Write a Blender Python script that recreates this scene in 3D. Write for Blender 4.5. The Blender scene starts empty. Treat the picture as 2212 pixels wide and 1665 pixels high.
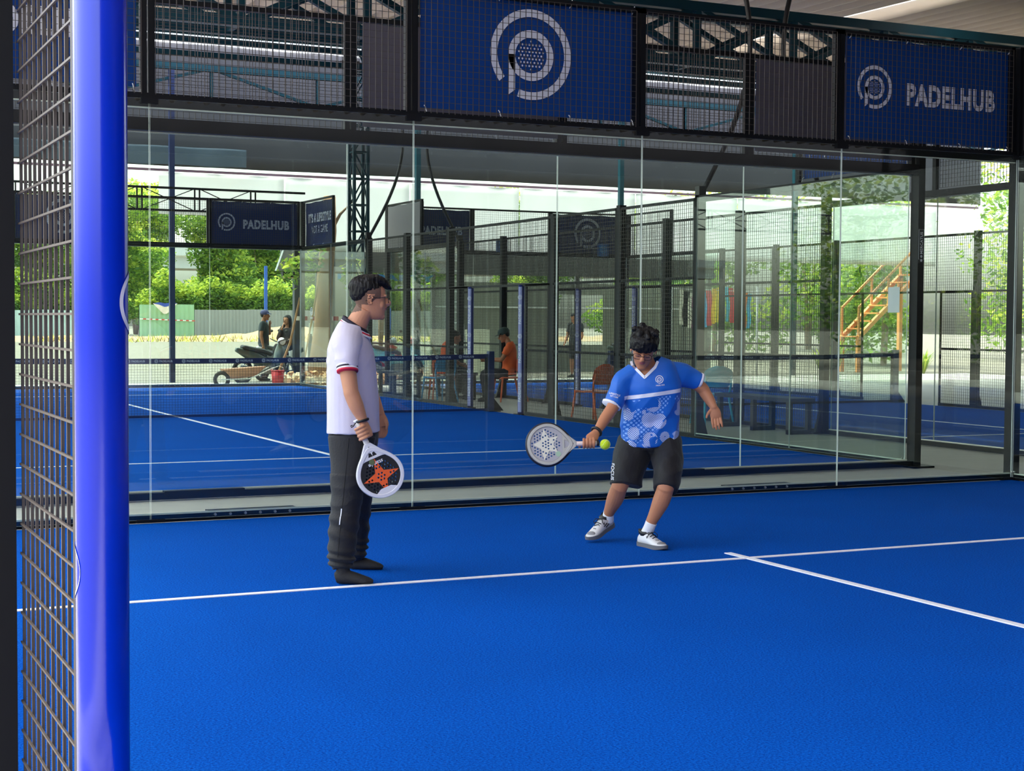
import bpy, bmesh, math, random
import numpy as np
from mathutils import Vector, Matrix, Euler, noise
from mathutils.bvhtree import BVHTree

# ------------------------------------------------------------------ camera, sky, sun, exposure
SC = bpy.context.scene
C = SC.collection
CAM_POS = Vector((-0.435, -11.055, 1.46))
YAW, PITCH, ROLL, FPX = 0.4450, -0.0420, 0.0060, 3365.7
_F = Vector((math.sin(YAW)*math.cos(PITCH), math.cos(YAW)*math.cos(PITCH), math.sin(PITCH)))
_R = Vector((math.cos(YAW), -math.sin(YAW), 0)); _U = _R.cross(_F)
_R2 = _R*math.cos(ROLL) + _U*math.sin(ROLL); _U2 = -_R*math.sin(ROLL) + _U*math.cos(ROLL)
cd = bpy.data.cameras.new('camera'); cam = bpy.data.objects.new('camera', cd); C.objects.link(cam)
cd.sensor_fit = 'HORIZONTAL'; cd.sensor_width = 36.0; cd.lens = FPX*36.0/2212.0
cd.clip_start = 0.05; cd.clip_end = 1000
M3 = Matrix((_R2, _U2, -_F)).transposed()
cam.matrix_world = Matrix.Translation(CAM_POS) @ M3.to_4x4()
SC.camera = cam

world = bpy.data.worlds.new('world'); SC.world = world; world.use_nodes = True
wn = world.node_tree.nodes; wl = world.node_tree.links
bgn = wn.get('Background') or wn.new('ShaderNodeBackground')
sky = wn.new('ShaderNodeTexSky'); sky.sky_type = 'NISHITA'; sky.sun_disc = False
sky.sun_elevation = math.radians(68); sky.sun_rotation = math.radians(-37)
sky.air_density = 1.0; sky.dust_density = 5.0; sky.ozone_density = 1.0
hsv = wn.new('ShaderNodeHueSaturation'); hsv.inputs['Saturation'].default_value = 0.55
wl.new(sky.outputs[0], hsv.inputs['Color']); wl.new(hsv.outputs[0], bgn.inputs['Color'])
bgn.inputs['Strength'].default_value = 0.8

sd = bpy.data.lights.new('sun', 'SUN'); sun = bpy.data.objects.new('sun', sd); C.objects.link(sun)
sd.energy = 3.6; sd.angle = math.radians(0.6); sd.color = (1.0, 0.95, 0.86)
SUN_DIR = Vector((-0.25, 0.33, 1.05)).normalized()          # towards the sun
sun.rotation_euler = SUN_DIR.to_track_quat('Z', 'Y').to_euler(); sun.location = (-20, 10, 40)

vs = SC.view_settings
vs.view_transform = 'Standard'; vs.look = 'None'; vs.gamma = 1.0; vs.use_curve_mapping = False
vs.exposure = 0.5
SC.cycles.transparent_max_bounces = 32
SC.cycles.max_bounces = 6; SC.cycles.diffuse_bounces = 3; SC.cycles.glossy_bounces = 2
SC.cycles.caustics_reflective = False; SC.cycles.caustics_refractive = False

# ------------------------------------------------------------------ helpers
R = random.Random(7)
MATS = {}
def srgb(r, g, b):
    f = lambda c: (c/255/12.92) if c/255 <= 0.04045 else ((c/255+0.055)/1.055)**2.4
    return (f(r), f(g), f(b), 1.0)
def mat(name, col, rough=0.6, metal=0.0, noise_amt=0.0, noise_scale=8.0, bump=0.0, bump_scale=60.0, spec=None, emit=None, sheen=0.0, stretch=None, translucent=0.0):
    """a procedural principled material: base colour, optional broad noise variation and fine bump"""
    if name in MATS: return MATS[name]
    m = bpy.data.materials.new(name); m.use_nodes = True; nt = m.node_tree
    p = nt.nodes['Principled BSDF']
    p.inputs['Base Color'].default_value = col; p.inputs['Roughness'].default_value = rough; p.inputs['Metallic'].default_value = metal
    if spec is not None: p.inputs['Specular IOR Level'].default_value = spec
    if sheen: p.inputs['Sheen Weight'].default_value = sheen
    tc = nt.nodes.new('ShaderNodeTexCoord'); src = tc.outputs['Object']
    if stretch:
        mp = nt.nodes.new('ShaderNodeMapping'); mp.inputs['Scale'].default_value = stretch
        nt.links.new(src, mp.inputs['Vector']); src = mp.outputs[0]
    if noise_amt > 0:
        n = nt.nodes.new('ShaderNodeTexNoise'); n.inputs['Scale'].default_value = noise_scale; n.inputs['Detail'].default_value = 4
        nt.links.new(src, n.inputs['Vector'])
        mr = nt.nodes.new('ShaderNodeMapRange'); mr.inputs['To Min'].default_value = 1-noise_amt; mr.inputs['To Max'].default_value = 1+noise_amt
        nt.links.new(n.outputs['Fac'], mr.inputs['Value'])
        mx = nt.nodes.new('ShaderNodeVectorMath'); mx.operation = 'SCALE'; mx.inputs[0].default_value = col[:3]
        nt.links.new(mr.outputs[0], mx.inputs['Scale']); nt.links.new(mx.outputs[0], p.inputs['Base Color'])
    if bump > 0:
        n2 = nt.nodes.new('ShaderNodeTexNoise'); n2.inputs['Scale'].default_value = bump_scale; n2.inputs['Detail'].default_value = 3
        nt.links.new(src, n2.inputs['Vector'])
        b = nt.nodes.new('ShaderNodeBump'); b.inputs['Strength'].default_value = bump; b.inputs['Distance'].default_value = 0.01
        nt.links.new(n2.outputs['Fac'], b.inputs['Height']); nt.links.new(b.outputs[0], p.inputs['Normal'])
    if emit:
        p.inputs['Emission Color'].default_value = emit[0]; p.inputs['Emission Strength'].default_value = emit[1]
    if translucent > 0:
        t = nt.nodes.new('ShaderNodeBsdfTranslucent'); t.inputs['Color'].default_value = col
        ms = nt.nodes.new('ShaderNodeMixShader'); ms.inputs[0].default_value = translucent
        out = nt.nodes['Material Output']
        nt.links.new(p.outputs[0], ms.inputs[1]); nt.links.new(t.outputs[0], ms.inputs[2]); nt.links.new(ms.outputs[0], out.inputs['Surface'])
    MATS[name] = m
    return m

def glass_mat(name, tint=(0.92, 0.966, 0.938), refl=1.0, haze=0.0):
    if name in MATS: return MATS[name]
    m = bpy.data.materials.new(name); m.use_nodes = True; nt = m.node_tree; nt.nodes.clear()
    out = nt.nodes.new('ShaderNodeOutputMaterial')
    tr = nt.nodes.new('ShaderNodeBsdfTransparent'); tr.inputs[0].default_value = (*tint, 1)
    gl = nt.nodes.new('ShaderNodeBsdfGlossy'); gl.inputs['Roughness'].default_value = 0.0; gl.inputs['Color'].default_value = (1, 1, 1, 1)
    ge = nt.nodes.new('ShaderNodeNewGeometry'); dt = nt.nodes.new('ShaderNodeVectorMath'); dt.operation = 'DOT_PRODUCT'
    nt.links.new(ge.outputs['Incoming'], dt.inputs[0]); nt.links.new(ge.outputs['Normal'], dt.inputs[1])
    def mth(op, a, b=None):
        q = nt.nodes.new('ShaderNodeMath'); q.operation = op
        for i, w in enumerate((a, b)):
            if w is None: continue
            if isinstance(w, (int, float)): q.inputs[i].default_value = w
            else: nt.links.new(w, q.inputs[i])
        return q.outputs[0]
    c_ = mth('ABSOLUTE', dt.outputs['Value'])
    f_ = mth('ADD', mth('MULTIPLY', mth('POWER', mth('SUBTRACT', 1.0, c_), 5.0), 0.957), 0.043)
    mu = nt.nodes.new('ShaderNodeMath'); mu.operation = 'MULTIPLY'; mu.inputs[1].default_value = refl; mu.use_clamp = True
    mx = nt.nodes.new('ShaderNodeMixShader')
    nt.links.new(f_, mu.inputs[0]); nt.links.new(mu.outputs[0], mx.inputs[0])
    base = tr
    if haze > 0:
        df = nt.nodes.new('ShaderNodeBsdfTranslucent'); df.inputs[0].default_value = (0.8, 0.82, 0.8, 1)
        tc = nt.nodes.new('ShaderNodeTexCoord'); nz = nt.nodes.new('ShaderNodeTexNoise'); nz.inputs['Scale'].default_value = 1.3; nz.inputs['Detail'].default_value = 6
        nt.links.new(tc.outputs['Object'], nz.inputs['Vector'])
        mr = nt.nodes.new('ShaderNodeMapRange'); mr.inputs['To Min'].default_value = haze*0.3; mr.inputs['To Max'].default_value = haze*1.7
        nt.links.new(nz.outputs['Fac'], mr.inputs['Value'])
        m2 = nt.nodes.new('ShaderNodeMixShader'); nt.links.new(mr.outputs[0], m2.inputs[0])
        nt.links.new(tr.outputs[0], m2.inputs[1]); nt.links.new(df.outputs[0], m2.inputs[2]); base = m2
    nt.links.new(base.outputs[0], mx.inputs[1]); nt.links.new(gl.outputs[0], mx.inputs[2]); nt.links.new(mx.outputs[0], out.inputs['Surface'])
    MATS[name] = m
    return m

def woff(parent):
    v = Vector((0, 0, 0))
    while parent is not None:
        v += parent.location; parent = parent.parent
    return v
def link(name, me, parent=None, smooth=False):
    o = bpy.data.objects.new(name, me); C.objects.link(o)
    if parent is not None: o.parent = parent
    if smooth:
        me.polygons.foreach_set('use_smooth', [True]*len(me.polygons))
    return o
def tag(o, label=None, cat=None, group=None, kind=None):
    if label: o['label'] = label
    if cat: o['category'] = cat
    if group: o['group'] = group
    if kind: o['kind'] = kind
    return o
def empty(name, loc=(0, 0, 0), rz=0.0, label=None, cat=None, group=None, kind=None):
    o = bpy.data.objects.new(name, None); C.objects.link(o); o.location = loc; o.rotation_euler = (0, 0, rz)
    o.empty_display_size = 0.1
    return tag(o, label, cat, group, kind)
def kids(o): return [c for c in bpy.data.objects if c.parent is o]
def copy_tree(o, parent=None, loc=None, rz=None, label=None):
    c = o.copy(); C.objects.link(c); c.parent = parent
    if loc is not None: c.location = loc
    if rz is not None: c.rotation_euler = (0, 0, rz)
    if label: c['label'] = label
    for ch in kids(o): copy_tree(ch, c)
    return c

class MB:
    """collects shapes; build() links them as ONE mesh object (vertices given in world metres, stored relative to the parent)"""
    def __init__(s): s.v = []; s.f = []; s.mi = []; s.cur = 0
    def add(s, vs_, fs):
        b = len(s.v); s.v += [tuple(p) for p in vs_]
        for q in fs: s.f.append(tuple(b+i for i in q)); s.mi.append(s.cur)
        return s
    def box(s, a, b):
        x0, x1 = sorted((a[0], b[0])); y0, y1 = sorted((a[1], b[1])); z0, z1 = sorted((a[2], b[2]))
        return s.add([(x0,y0,z0),(x1,y0,z0),(x1,y1,z0),(x0,y1,z0),(x0,y0,z1),(x1,y0,z1),(x1,y1,z1),(x0,y1,z1)],
                     [(0,3,2,1),(4,5,6,7),(0,1,5,4),(1,2,6,5),(2,3,7,6),(3,0,4,7)])
    def cbox(s, c, size, M=None):
        h = [k/2 for k in size]; M = M or Matrix.Identity(3); c = Vector(c)
        vv = [c + M @ Vector((sx*h[0], sy*h[1], sz*h[2])) for sz in (-1,1) for sx, sy in ((-1,-1),(1,-1),(1,1),(-1,1))]
        return s.add(vv, [(0,3,2,1),(4,5,6,7),(0,1,5,4),(1,2,6,5),(2,3,7,6),(3,0,4,7)])
    def bar(s, p, q, w, h=None, up=(0,0,1)):
        p, q = Vector(p), Vector(q); h = h or w; d = (q-p); L = d.length; d.normalize()
        u = Vector(up)
        if abs(d.dot(u)) > 0.98: u = Vector((1,0,0))
        a = d.cross(u).normalized(); b = a.cross(d).normalized()
        vv = [e + a*(sx*w/2) + b*(sy*h/2) for e in (p, q) for sx, sy in ((-1,-1),(1,-1),(1,1),(-1,1))]
        return s.add(vv, [(0,3,2,1),(4,5,6,7),(0,1,5,4),(1,2,6,5),(2,3,7,6),(3,0,4,7)])
    def tube(s, pts, r, n=8, cap=True, closed=False):
        pts = [Vector(p) for p in pts]; m = len(pts); rr = r if isinstance(r, (list, tuple)) else [r]*m
        rings = []; prev = None
        for i, p in enumerate(pts):
            if closed: d = pts[(i+1) % m]-pts[i-1]
            else: d = pts[min(i+1, m-1)]-pts[max(i-1, 0)]
            d.normalize()
            if prev is None:
                a = d.cross(Vector((0,0,1)))
                if a.length < 1e-3: a = d.cross(Vector((0,1,0)))
            else: a = prev - d*prev.dot(d)
            a.normalize(); prev = a; b = d.cross(a)
            rings.append([p + (a*math.cos(t)+b*math.sin(t))*rr[i] for t in [2*math.pi*k/n for k in range(n)]])
        return s.rings(rings, cap, closed)
    def rings(s, rings, cap=True, closed=False):
        m = len(rings); n = len(rings[0]); vv = [p for rg in rings for p in rg]; ff = []
        for i in range(m if closed else m-1):
            j = (i+1) % m
            for k in range(n): ff.append((i*n+k, i*n+(k+1) % n, j*n+(k+1) % n, j*n+k))
        if cap and not closed:
            ff.append(tuple(range(n-1, -1, -1))); ff.append(tuple((m-1)*n+k for k in range(n)))
        return s.add(vv, ff)
    def ell(s, c, r, M=None, nu=16, nv=10):
        c = Vector(c); M = M or Matrix.Identity(3); rings = []
        for i in range(nv+1):
            ph = -math.pi/2 + math.pi*i/nv; cr = max(math.cos(ph), 0.02)
            rings.append([c + M @ Vector((r[0]*cr*math.cos(t), r[1]*cr*math.sin(t), r[2]*math.sin(ph))) for t in [2*math.pi*k/nu for k in range(nu)]])
        return s.rings(rings)
    def cyl(s, p, q, r0, r1=None, n=12):
        return s.tube([p, q], [r0, r0 if r1 is None else r1], n)
    def disc(s, c, nrm, r, n=16):
        nrm = Vector(nrm).normalized(); a = nrm.orthogonal().normalized(); b = nrm.cross(a); c = Vector(c)
        return s.add([c+(a*math.cos(2*math.pi*k/n)+b*math.sin(2*math.pi*k/n))*r for k in range(n)], [tuple(range(n))])
    def mesh(s, name, mats, off=(0,0,0)):
        me = bpy.data.meshes.new(name)
        arr = np.array(s.v, dtype=float).reshape(-1, 3)-np.array(off)
        me.from_pydata(arr.tolist(), [], s.f)
        for m in (mats if isinstance(mats, (list, tuple)) else [mats]): me.materials.append(m)
        if any(s.mi): me.polygons.foreach_set('material_index', s.mi)
        me.update()
        return me
    def build(s, name, mats, parent=None, smooth=False, local=False):
        off = (0,0,0) if local else woff(parent)
        o = link(name, s.mesh(name, mats, off), parent, smooth)
        return o

def smooth_by_angle(o, deg=40):
    me = o.data
    me.polygons.foreach_set('use_smooth', [True]*len(me.polygons))
    bm = bmesh.new(); bm.from_mesh(me); a = math.radians(deg)
    for e in bm.edges:
        e.smooth = not (len(e.link_faces) == 2 and e.calc_face_angle(0) > a)
    bm.to_mesh(me); bm.free()
    return o

def eval_mesh(o):
    dg = bpy.context.evaluated_depsgraph_get()
    dg.update()
    return bpy.data.meshes.new_from_object(o.evaluated_get(dg))
def font_mesh(body, size=1.0, bold=0.0, extrude=0.0, space=1.0, align='LEFT', shear=0.0):
    cu = bpy.data.curves.new('lettering', 'FONT'); cu.body = body; cu.size = size; cu.offset = bold; cu.extrude = extrude
    cu.space_character = space; cu.align_x = align; cu.resolution_u = 3; cu.shear = shear
    o = bpy.data.objects.new('lettering', cu); C.objects.link(o)
    me = eval_mesh(o); bpy.data.objects.remove(o); bpy.data.curves.remove(cu)
    return me
def curve_mesh(loops, extrude=0.0, bevel=0.0):
    """filled 2-D outline with holes (even-odd) given as closed point loops"""
    cu = bpy.data.curves.new('outline', 'CURVE'); cu.dimensions = '2D'; cu.fill_mode = 'BOTH'; cu.extrude = extrude
    cu.bevel_depth = bevel; cu.bevel_resolution = 1
    for lp in loops:
        sp = cu.splines.new('POLY'); sp.points.add(len(lp)-1); sp.use_cyclic_u = True
        for i, p in enumerate(lp): sp.points[i].co = (p[0], p[1], 0, 1)
    o = bpy.data.objects.new('outline', cu); C.objects.link(o)
    me = eval_mesh(o); bpy.data.objects.remove(o); bpy.data.curves.remove(cu)
    return me
def mesh_vf(me): return [v.co.copy() for v in me.vertices], [tuple(p.vertices) for p in me.polygons]
def bounds2(vv):
    return min(v.x for v in vv), max(v.x for v in vv), min(v.y for v in vv), max(v.y for v in vv)
def fit_text(body, w, h, bold=0.03, cx=0.0, cy=0.0, space=1.0, shear=0.0):
    """flat lettering scaled to w x h (one of them may be None), centred on cx, cy; returns verts, faces"""
    me = font_mesh(body, 1.0, bold, 0, space*(1+2.2*bold), shear=shear); vv, ff = mesh_vf(me); bpy.data.meshes.remove(me)
    x0, x1, y0, y1 = bounds2(vv); sx = w/(x1-x0) if w else None; sy = h/(y1-y0) if h else None
    sx = sx or sy; sy = sy or sx
    return [Vector(((v.x-(x0+x1)/2)*sx+cx, (v.y-(y0+y1)/2)*sy+cy, 0)) for v in vv], ff
def circ(cx, cy, r, n=40, a0=0.0, rev=False):
    k = range(n-1, -1, -1) if rev else range(n)
    return [(cx+r*math.cos(a0+2*math.pi*i/n), cy+r*math.sin(a0+2*math.pi*i/n)) for i in k]
_logo_cache = {}
def logo_vf(r, dots=True, w=0.085):
    """the club mark: an outer ring joined to a letter-p ring with a dotted ball inside; unit coordinates scaled to outer radius r"""
    key = (dots, w)
    if key not in _logo_cache:
        vv, ff = [], []
        def ring(cx, cy, ro, ri, a0, a1, n=48):
            b = len(vv)
            for i in range(n+1):
                a = a0+(a1-a0)*i/n
                vv.append(Vector((cx+ro*math.cos(a), cy+ro*math.sin(a), 0))); vv.append(Vector((cx+ri*math.cos(a), cy+ri*math.sin(a), 0)))
            for i in range(n): ff.append((b+2*i, b+2*i+2, b+2*i+3, b+2*i+1))
        t = 2*w
        ring(0, 0, 1.0, 1.0-t, math.radians(-110), math.radians(219))           # outer ring, open at lower left
        ring(0, -0.02, 0.56, 0.56-t, math.radians(-180), math.radians(180))     # bowl of the p
        x0, x1 = -0.56, -0.56+t; b = len(vv)                                     # stem of the p
        vv.extend([Vector((x0, -0.92, 0)), Vector((x1, -0.80, 0)), Vector((x1, -0.02, 0)), Vector((x0, -0.02, 0))]); ff.append((b, b+1, b+2, b+3))
        if dots:
            rr = 0.56-t-0.05
            for i in range(-5, 6):
                for j in range(-5, 6):
                    x = i*0.085+(0.0425 if j % 2 else 0); y = j*0.078
                    if x*x+y*y < (rr-0.02)**2:
                        b = len(vv); q = 0.024
                        vv.extend([Vector((x+q*math.cos(k*math.pi/3), y-0.02+q*math.sin(k*math.pi/3), 0)) for k in range(6)]); ff.append(tuple(range(b, b+6)))
        _logo_cache[key] = (vv, ff)
    vv, ff = _logo_cache[key]
    return [v*r for v in vv], ff
def place_vf(mb, vf, o, ax, ay, dx=0.0, dy=0.0):
    """lay flat verts (x,y) onto world axes ax, ay from origin o"""
    o, ax, ay = Vector(o), Vector(ax), Vector(ay)
    mb.add([o+ax*(v.x+dx)+ay*(v.y+dy) for v in vf[0]], vf[1])

# ------------------------------------------------------------------ materials used in several places
M_STEEL = mat('black_painted_steel', srgb(10, 12, 17), 0.5, 0.0, 0.15, 6, spec=0.25)
M_WIRE = mat('fence_wire', srgb(70, 64, 60), 0.5, 0.2)
M_STRIP = mat('sky_bright_strip', srgb(222, 218, 205), 0.35, 0.0)  # strip along the rails; its sky reflection is put into the pale colour
M_EDGE = mat('polished_glass_edge', srgb(206, 214, 208), 0.3)
M_GLASS = glass_mat('clear_court_glass', haze=0.0)
M_BOLT = mat('zinc_bolt', srgb(190, 188, 180), 0.3, 0.8)
M_CONC = mat('smooth_concrete', srgb(176, 172, 163), 0.75, 0, 0.10, 1.5, 0.15, 25, stretch=(1, 4, 1))
M_BAN = mat('blue_vinyl_banner', srgb(0, 62, 134), 0.6, 0, 0.10, 3.0, spec=0.3)
M_BAN_DK = mat('navy_vinyl_banner', srgb(17, 46, 100), 0.5, 0, 0.08, 3.0)
M_BACK_SHADED = mat('shaded_banner_back', srgb(78, 74, 84), 0.7, 0, 0.08, 2.0)  # the grey banner back again, with shade put into the colour
M_BACK = mat('grey_banner_back', srgb(120, 118, 122), 0.7, 0, 0.08, 2.0)
M_PRINT = mat('white_print', srgb(228, 228, 236), 0.55)
M_PRINT_G = mat('pale_grey_print', srgb(206, 212, 224), 0.55)
M_TEAL = mat('teal_painted_steel', srgb(9, 62, 74), 0.5, 0, 0.12, 4, spec=0.3)
M_NAVY = mat('navy_painted_steel', srgb(26, 44, 86), 0.45, 0, 0.1, 4)
M_WHITE = mat('white_paint', srgb(235, 235, 235), 0.5)
# ------------------------------------------------------------------ ground, court surfaces, roof, side tarps
def turf_mat():
    m = bpy.data.materials.new('blue_synthetic_turf'); m.use_nodes = True; nt = m.node_tree; p = nt.nodes['Principled BSDF']
    tc = nt.nodes.new('ShaderNodeTexCoord')
    def nz(scale, det=2.0, rough=0.5):
        n = nt.nodes.new('ShaderNodeTexNoise'); n.inputs['Scale'].default_value = scale; n.inputs['Detail'].default_value = det; n.inputs['Roughness'].default_value = rough
        nt.links.new(tc.outputs['Object'], n.inputs['Vector']); return n
    fine, broad = nz(105, 4, 0.75), nz(0.9, 4)
    r = nt.nodes.new('ShaderNodeValToRGB'); r.color_ramp.elements[0].position = 0.32; r.color_ramp.elements[1].position = 0.70
    r.color_ramp.elements[0].color = srgb(0, 40, 122); r.color_ramp.elements[1].color = srgb(4, 104, 214)
    nt.links.new(fine.outputs['Fac'], r.inputs[0])
    mr = nt.nodes.new('ShaderNodeMapRange'); mr.inputs['To Min'].default_value = 0.86; mr.inputs['To Max'].default_value = 1.12
    nt.links.new(broad.outputs['Fac'], mr.inputs['Value'])
    sc = nt.nodes.new('ShaderNodeVectorMath'); sc.operation = 'SCALE'
    nt.links.new(r.outputs[0], sc.inputs[0]); nt.links.new(mr.outputs[0], sc.inputs['Scale']); nt.links.new(sc.outputs[0], p.inputs['Base Color'])
    b = nt.nodes.new('ShaderNodeBump'); b.inputs['Strength'].default_value = 0.4; b.inputs['Distance'].default_value = 0.01
    nt.links.new(fine.outputs['Fac'], b.inputs['Height']); nt.links.new(b.outputs[0], p.inputs['Normal'])
    p.inputs['Roughness'].default_value = 1.0; p.inputs['Specular IOR Level'].default_value = 0.04
    return m
M_TURF = turf_mat()
M_LINE = mat('white_turf_line', srgb(240, 242, 250), 0.8, 0, 0.05, 40, 0.4, 150)
M_GRAVEL = mat('sunlit_gravel', srgb(104, 96, 83), 0.9, 0, 0.5, 7, 0.8, 18)
M_DIRT = mat('dry_earth', srgb(176, 140, 98), 0.95, 0, 0.3, 3, 0.6, 12)
M_ROOF = mat('fibre_cement_sheet', srgb(214, 200, 178), 0.8, 0, 0.10, 1.2)
M_TARP_DK = mat('dark_grey_tarp', srgb(66, 66, 71), 0.7, 0, 0.14, 0.8, 0.25, 3)
M_TARP_W = mat('white_translucent_sheet', srgb(236, 236, 234), 0.5, 0, 0.05, 0.7, stretch=(1, 1, 0.15), translucent=0.55)
M_TARP_B = mat('blue_grey_tarp', srgb(80, 96, 108), 0.55, 0, 0.2, 1.2, 0.5, 3)

YF = 1.52                 # near glass plane of the far courts
COURTS = [((0, -20), (10, 0)), ((0, YF), (10, YF+20)), ((12.1, YF), (18.1, YF+20))]

slab = MB().box((-3.5, -28, -0.25), (31, 24.2, -0.012)).build('concrete_floor', M_CONC)
tag(slab, 'grey smooth concrete floor slab between the blue courts', 'floor', kind='structure')

turf_lab = ['bright blue turf of the nearest court, under both players', 'blue turf of the middle court behind the glass, crossed by the net', 'blue turf of the narrow court beyond the bench']
for i, ((x0, y0), (x1, y1)) in enumerate(COURTS):
    t = MB().box((x0, y0, -0.012), (x1, y1, 0.0)).build('court_turf', M_TURF)
    tag(t, turf_lab[i], 'court floor', kind='structure')
    xm = (x0+x1)/2; ym = (y0+y1)/2
    for s in (-1, 1):
        ys = ym + s*6.95
        MB().box((x0+.02, ys-.025, 0.0), (x1-.02, ys+.025, 0.004)).build('service_line', M_LINE, t)
        MB().box((xm-.025, ym+s*0.05, 0.0), (xm+.025, ys+s*0.22, 0.0055)).build('center_line', M_LINE, t)

def gz(x, y):
    k = min(max((y-27)/24.0, 0), 1); k = k*k*(3-2*k)
    return -0.05 + 0.72*k + (0.03*noise.noise((x*.7, y*.7, 0)) if y > 25 else 0)
g = MB(); nx, ny = 60, 60; xs = np.linspace(-60, 70, nx); ysv = np.linspace(24.2, 130, ny)
g.add([(x, y, gz(x, y)) for y in ysv for x in xs], [(j*nx+i, j*nx+i+1, (j+1)*nx+i+1, (j+1)*nx+i) for j in range(ny-1) for i in range(nx-1)])
g.add([(-60, -40, -.05), (-3.5, -40, -.05), (-3.5, 24.2, -.05), (-60, 24.2, -.05)], [(0, 1, 2, 3)])
g.add([(30, -40, -.05), (70, -40, -.05), (70, 24.2, -.05), (30, 24.2, -.05)], [(0, 1, 2, 3)])
g.add([(-3.5, -40, -.05), (30, -40, -.05), (30, -28, -.05), (-3.5, -28, -.05)], [(0, 1, 2, 3)])
tag(g.build('gravel_ground', M_GRAVEL), 'sunlit pale gravel lot outside the open shed', 'ground', kind='structure')

# corrugated roof: waves run across X, sheets slope along Y
def roof_sheet(name, x0, x1, y0, y1, z0, z1, label, pitch=0.42, amp=0.14):
    n = int((x1-x0)/pitch*10); mb = MB(); vv = []; th = 0.012
    for j, (y, z) in enumerate(((y0, z0), (y1, z1))):
        for i in range(n+1):
            x = x0+(x1-x0)*i/n; vv.append((x, y, z+amp*math.cos(2*math.pi*(x-x0)/pitch)))
    m = len(vv); vv += [(a, b, c+th) for a, b, c in vv]
    ff = []
    for i in range(n):
        ff += [(i, i+1, n+1+i+1, n+1+i), (m+i, m+n+1+i, m+n+1+i+1, m+i+1), (n+1+i, n+2+i, m+n+2+i, m+n+1+i), (i, m+i, m+i+1, i+1)]
    mb.add(vv, ff)
    o = mb.build(name, M_ROOF, smooth=False); smooth_by_angle(o, 50)
    return tag(o, label, 'roof', kind='structure')
ROOF_Y0, ROOF_Y1 = -27.0, 23.0
def rz_(y): return 7.35+(7.80-7.35)*(y/23.0)
x = -2.5; k = 0
for w, gap in ((6.5, 0.5), (7.0, 0.0), (7.5, 0.55), (6.0, 0.0), (7.0, 0.0)):
    roof_sheet('roof_sheet', x, x+w, ROOF_Y0, ROOF_Y1, rz_(ROOF_Y0), rz_(ROOF_Y1),
               ['cream corrugated roof sheeting at the far left of the shed', 'cream corrugated roof sheeting left of the big round logo banner', 'cream corrugated roof sheeting above the teal truss, right of the round logo',
                'cream corrugated roof sheeting at the top right corner', 'cream corrugated roof sheeting beyond the right edge'][k])
    if gap:  # the left strip is added to let daylight into the shed
        sk = MB().box((x+w, ROOF_Y0, rz_(ROOF_Y0)-.01), (x+w+gap, ROOF_Y0+.1, rz_(ROOF_Y0)+.01)); sk = MB()
        sk.add([(x+w-.05, ROOF_Y0, rz_(ROOF_Y0)+.06), (x+w+gap+.05, ROOF_Y0, rz_(ROOF_Y0)+.06), (x+w+gap+.05, ROOF_Y1, rz_(ROOF_Y1)+.06), (x+w-.05, ROOF_Y1, rz_(ROOF_Y1)+.06)], [(0, 1, 2, 3)])
        tag(sk.build('roof_light', M_TARP_W), 'bright translucent roof light strip ' + ('added far left to let daylight in' if k == 0 else 'near the top right corner'), 'roof light', kind='structure')
    x += w+gap; k += 1

def box_truss(p0, p1, zb, zt, wid, panel, chord=0.13, web=0.085, name='roof_truss', label='', m=None, rot90=False):
    """two parallel lattice planes along X (or Y) tied together"""
    m = m or M_TEAL
    root = empty(name, (p0[0], p0[1], zb), label=label, cat='truss')
    L = (p1[0]-p0[0]) if not rot90 else (p1[1]-p0[1])
    def P(s, d, z): return (p0[0]+s, p0[1]+d, z) if not rot90 else (p0[0]+d, p0[1]+s, z)
    for nm, z in (('bottom_chord', zb), ('top_chord', zt)):
        for d in (-wid/2, wid/2):
            MB().bar(P(0, d, z), P(L, d, z), chord).build(nm, m, root)
    n = int(round(L/panel))
    for d in (-wid/2, wid/2):
        for i in range(n+1):
            s = min(i*panel, L)
            MB().bar(P(s, d, zb), P(s, d, zt), web).build('vertical_web', m, root)
            if i < n:
                a, b = (zb, zt) if i % 2 == 0 else (zt, zb)
                MB().bar(P(s, d, a), P(s+panel, d, b), web).build('diagonal_web', m, root)
                if wid > 0.5: MB().bar(P(s, d, b), P(s+panel, d, a), web*.8).build('diagonal_web', m, root)
    for i in range(n+1):
        for z in (zb, zt): MB().bar(P(i*panel, -wid/2, z), P(i*panel, wid/2, z), web*.8).build('cross_tie', m, root)
    return root
box_truss((-2, 12.3), (30, 12.3), 5.90, 6.84, 0.75, 2.0, chord=0.16, web=0.11, label='teal lattice roof truss running across the shed above the big round logo banner')
for zz in (6.12, 6.38):
    tag(MB().box((-2.5, 16.4, zz-.05), (31, 16.5, zz+.05)).build('roof_beam', M_TEAL), 'slim teal roof beam behind the truss, ' + ('lower one' if zz < 6.2 else 'upper one'), 'beam', kind='structure')
# second, lower beam far behind, in front of the grey tarp
box_truss((-4, 25.2), (34, 25.2), 6.55, 7.30, 0.0001, 2.6, chord=0.16, web=0.07, label='slim teal lattice beam in front of the dark grey tarp')
for i, xx in enumerate((2.2, 8.05, 14.2, 20.0, 25.6)):
    tag(MB().box((xx-.06, 25.1, -0.05), (xx+.06, 25.22, 7.2)).build('steel_column', M_NAVY if xx < 13 else M_TEAL),
        ['thin steel column at the far left edge of the lot', 'thin blue steel column left of the far wordmark banner', 'thin teal column behind the grey banner back', 'thin teal column behind the far round logo banner', 'thin teal column at the right of the white sheet'][i], 'column')
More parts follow.
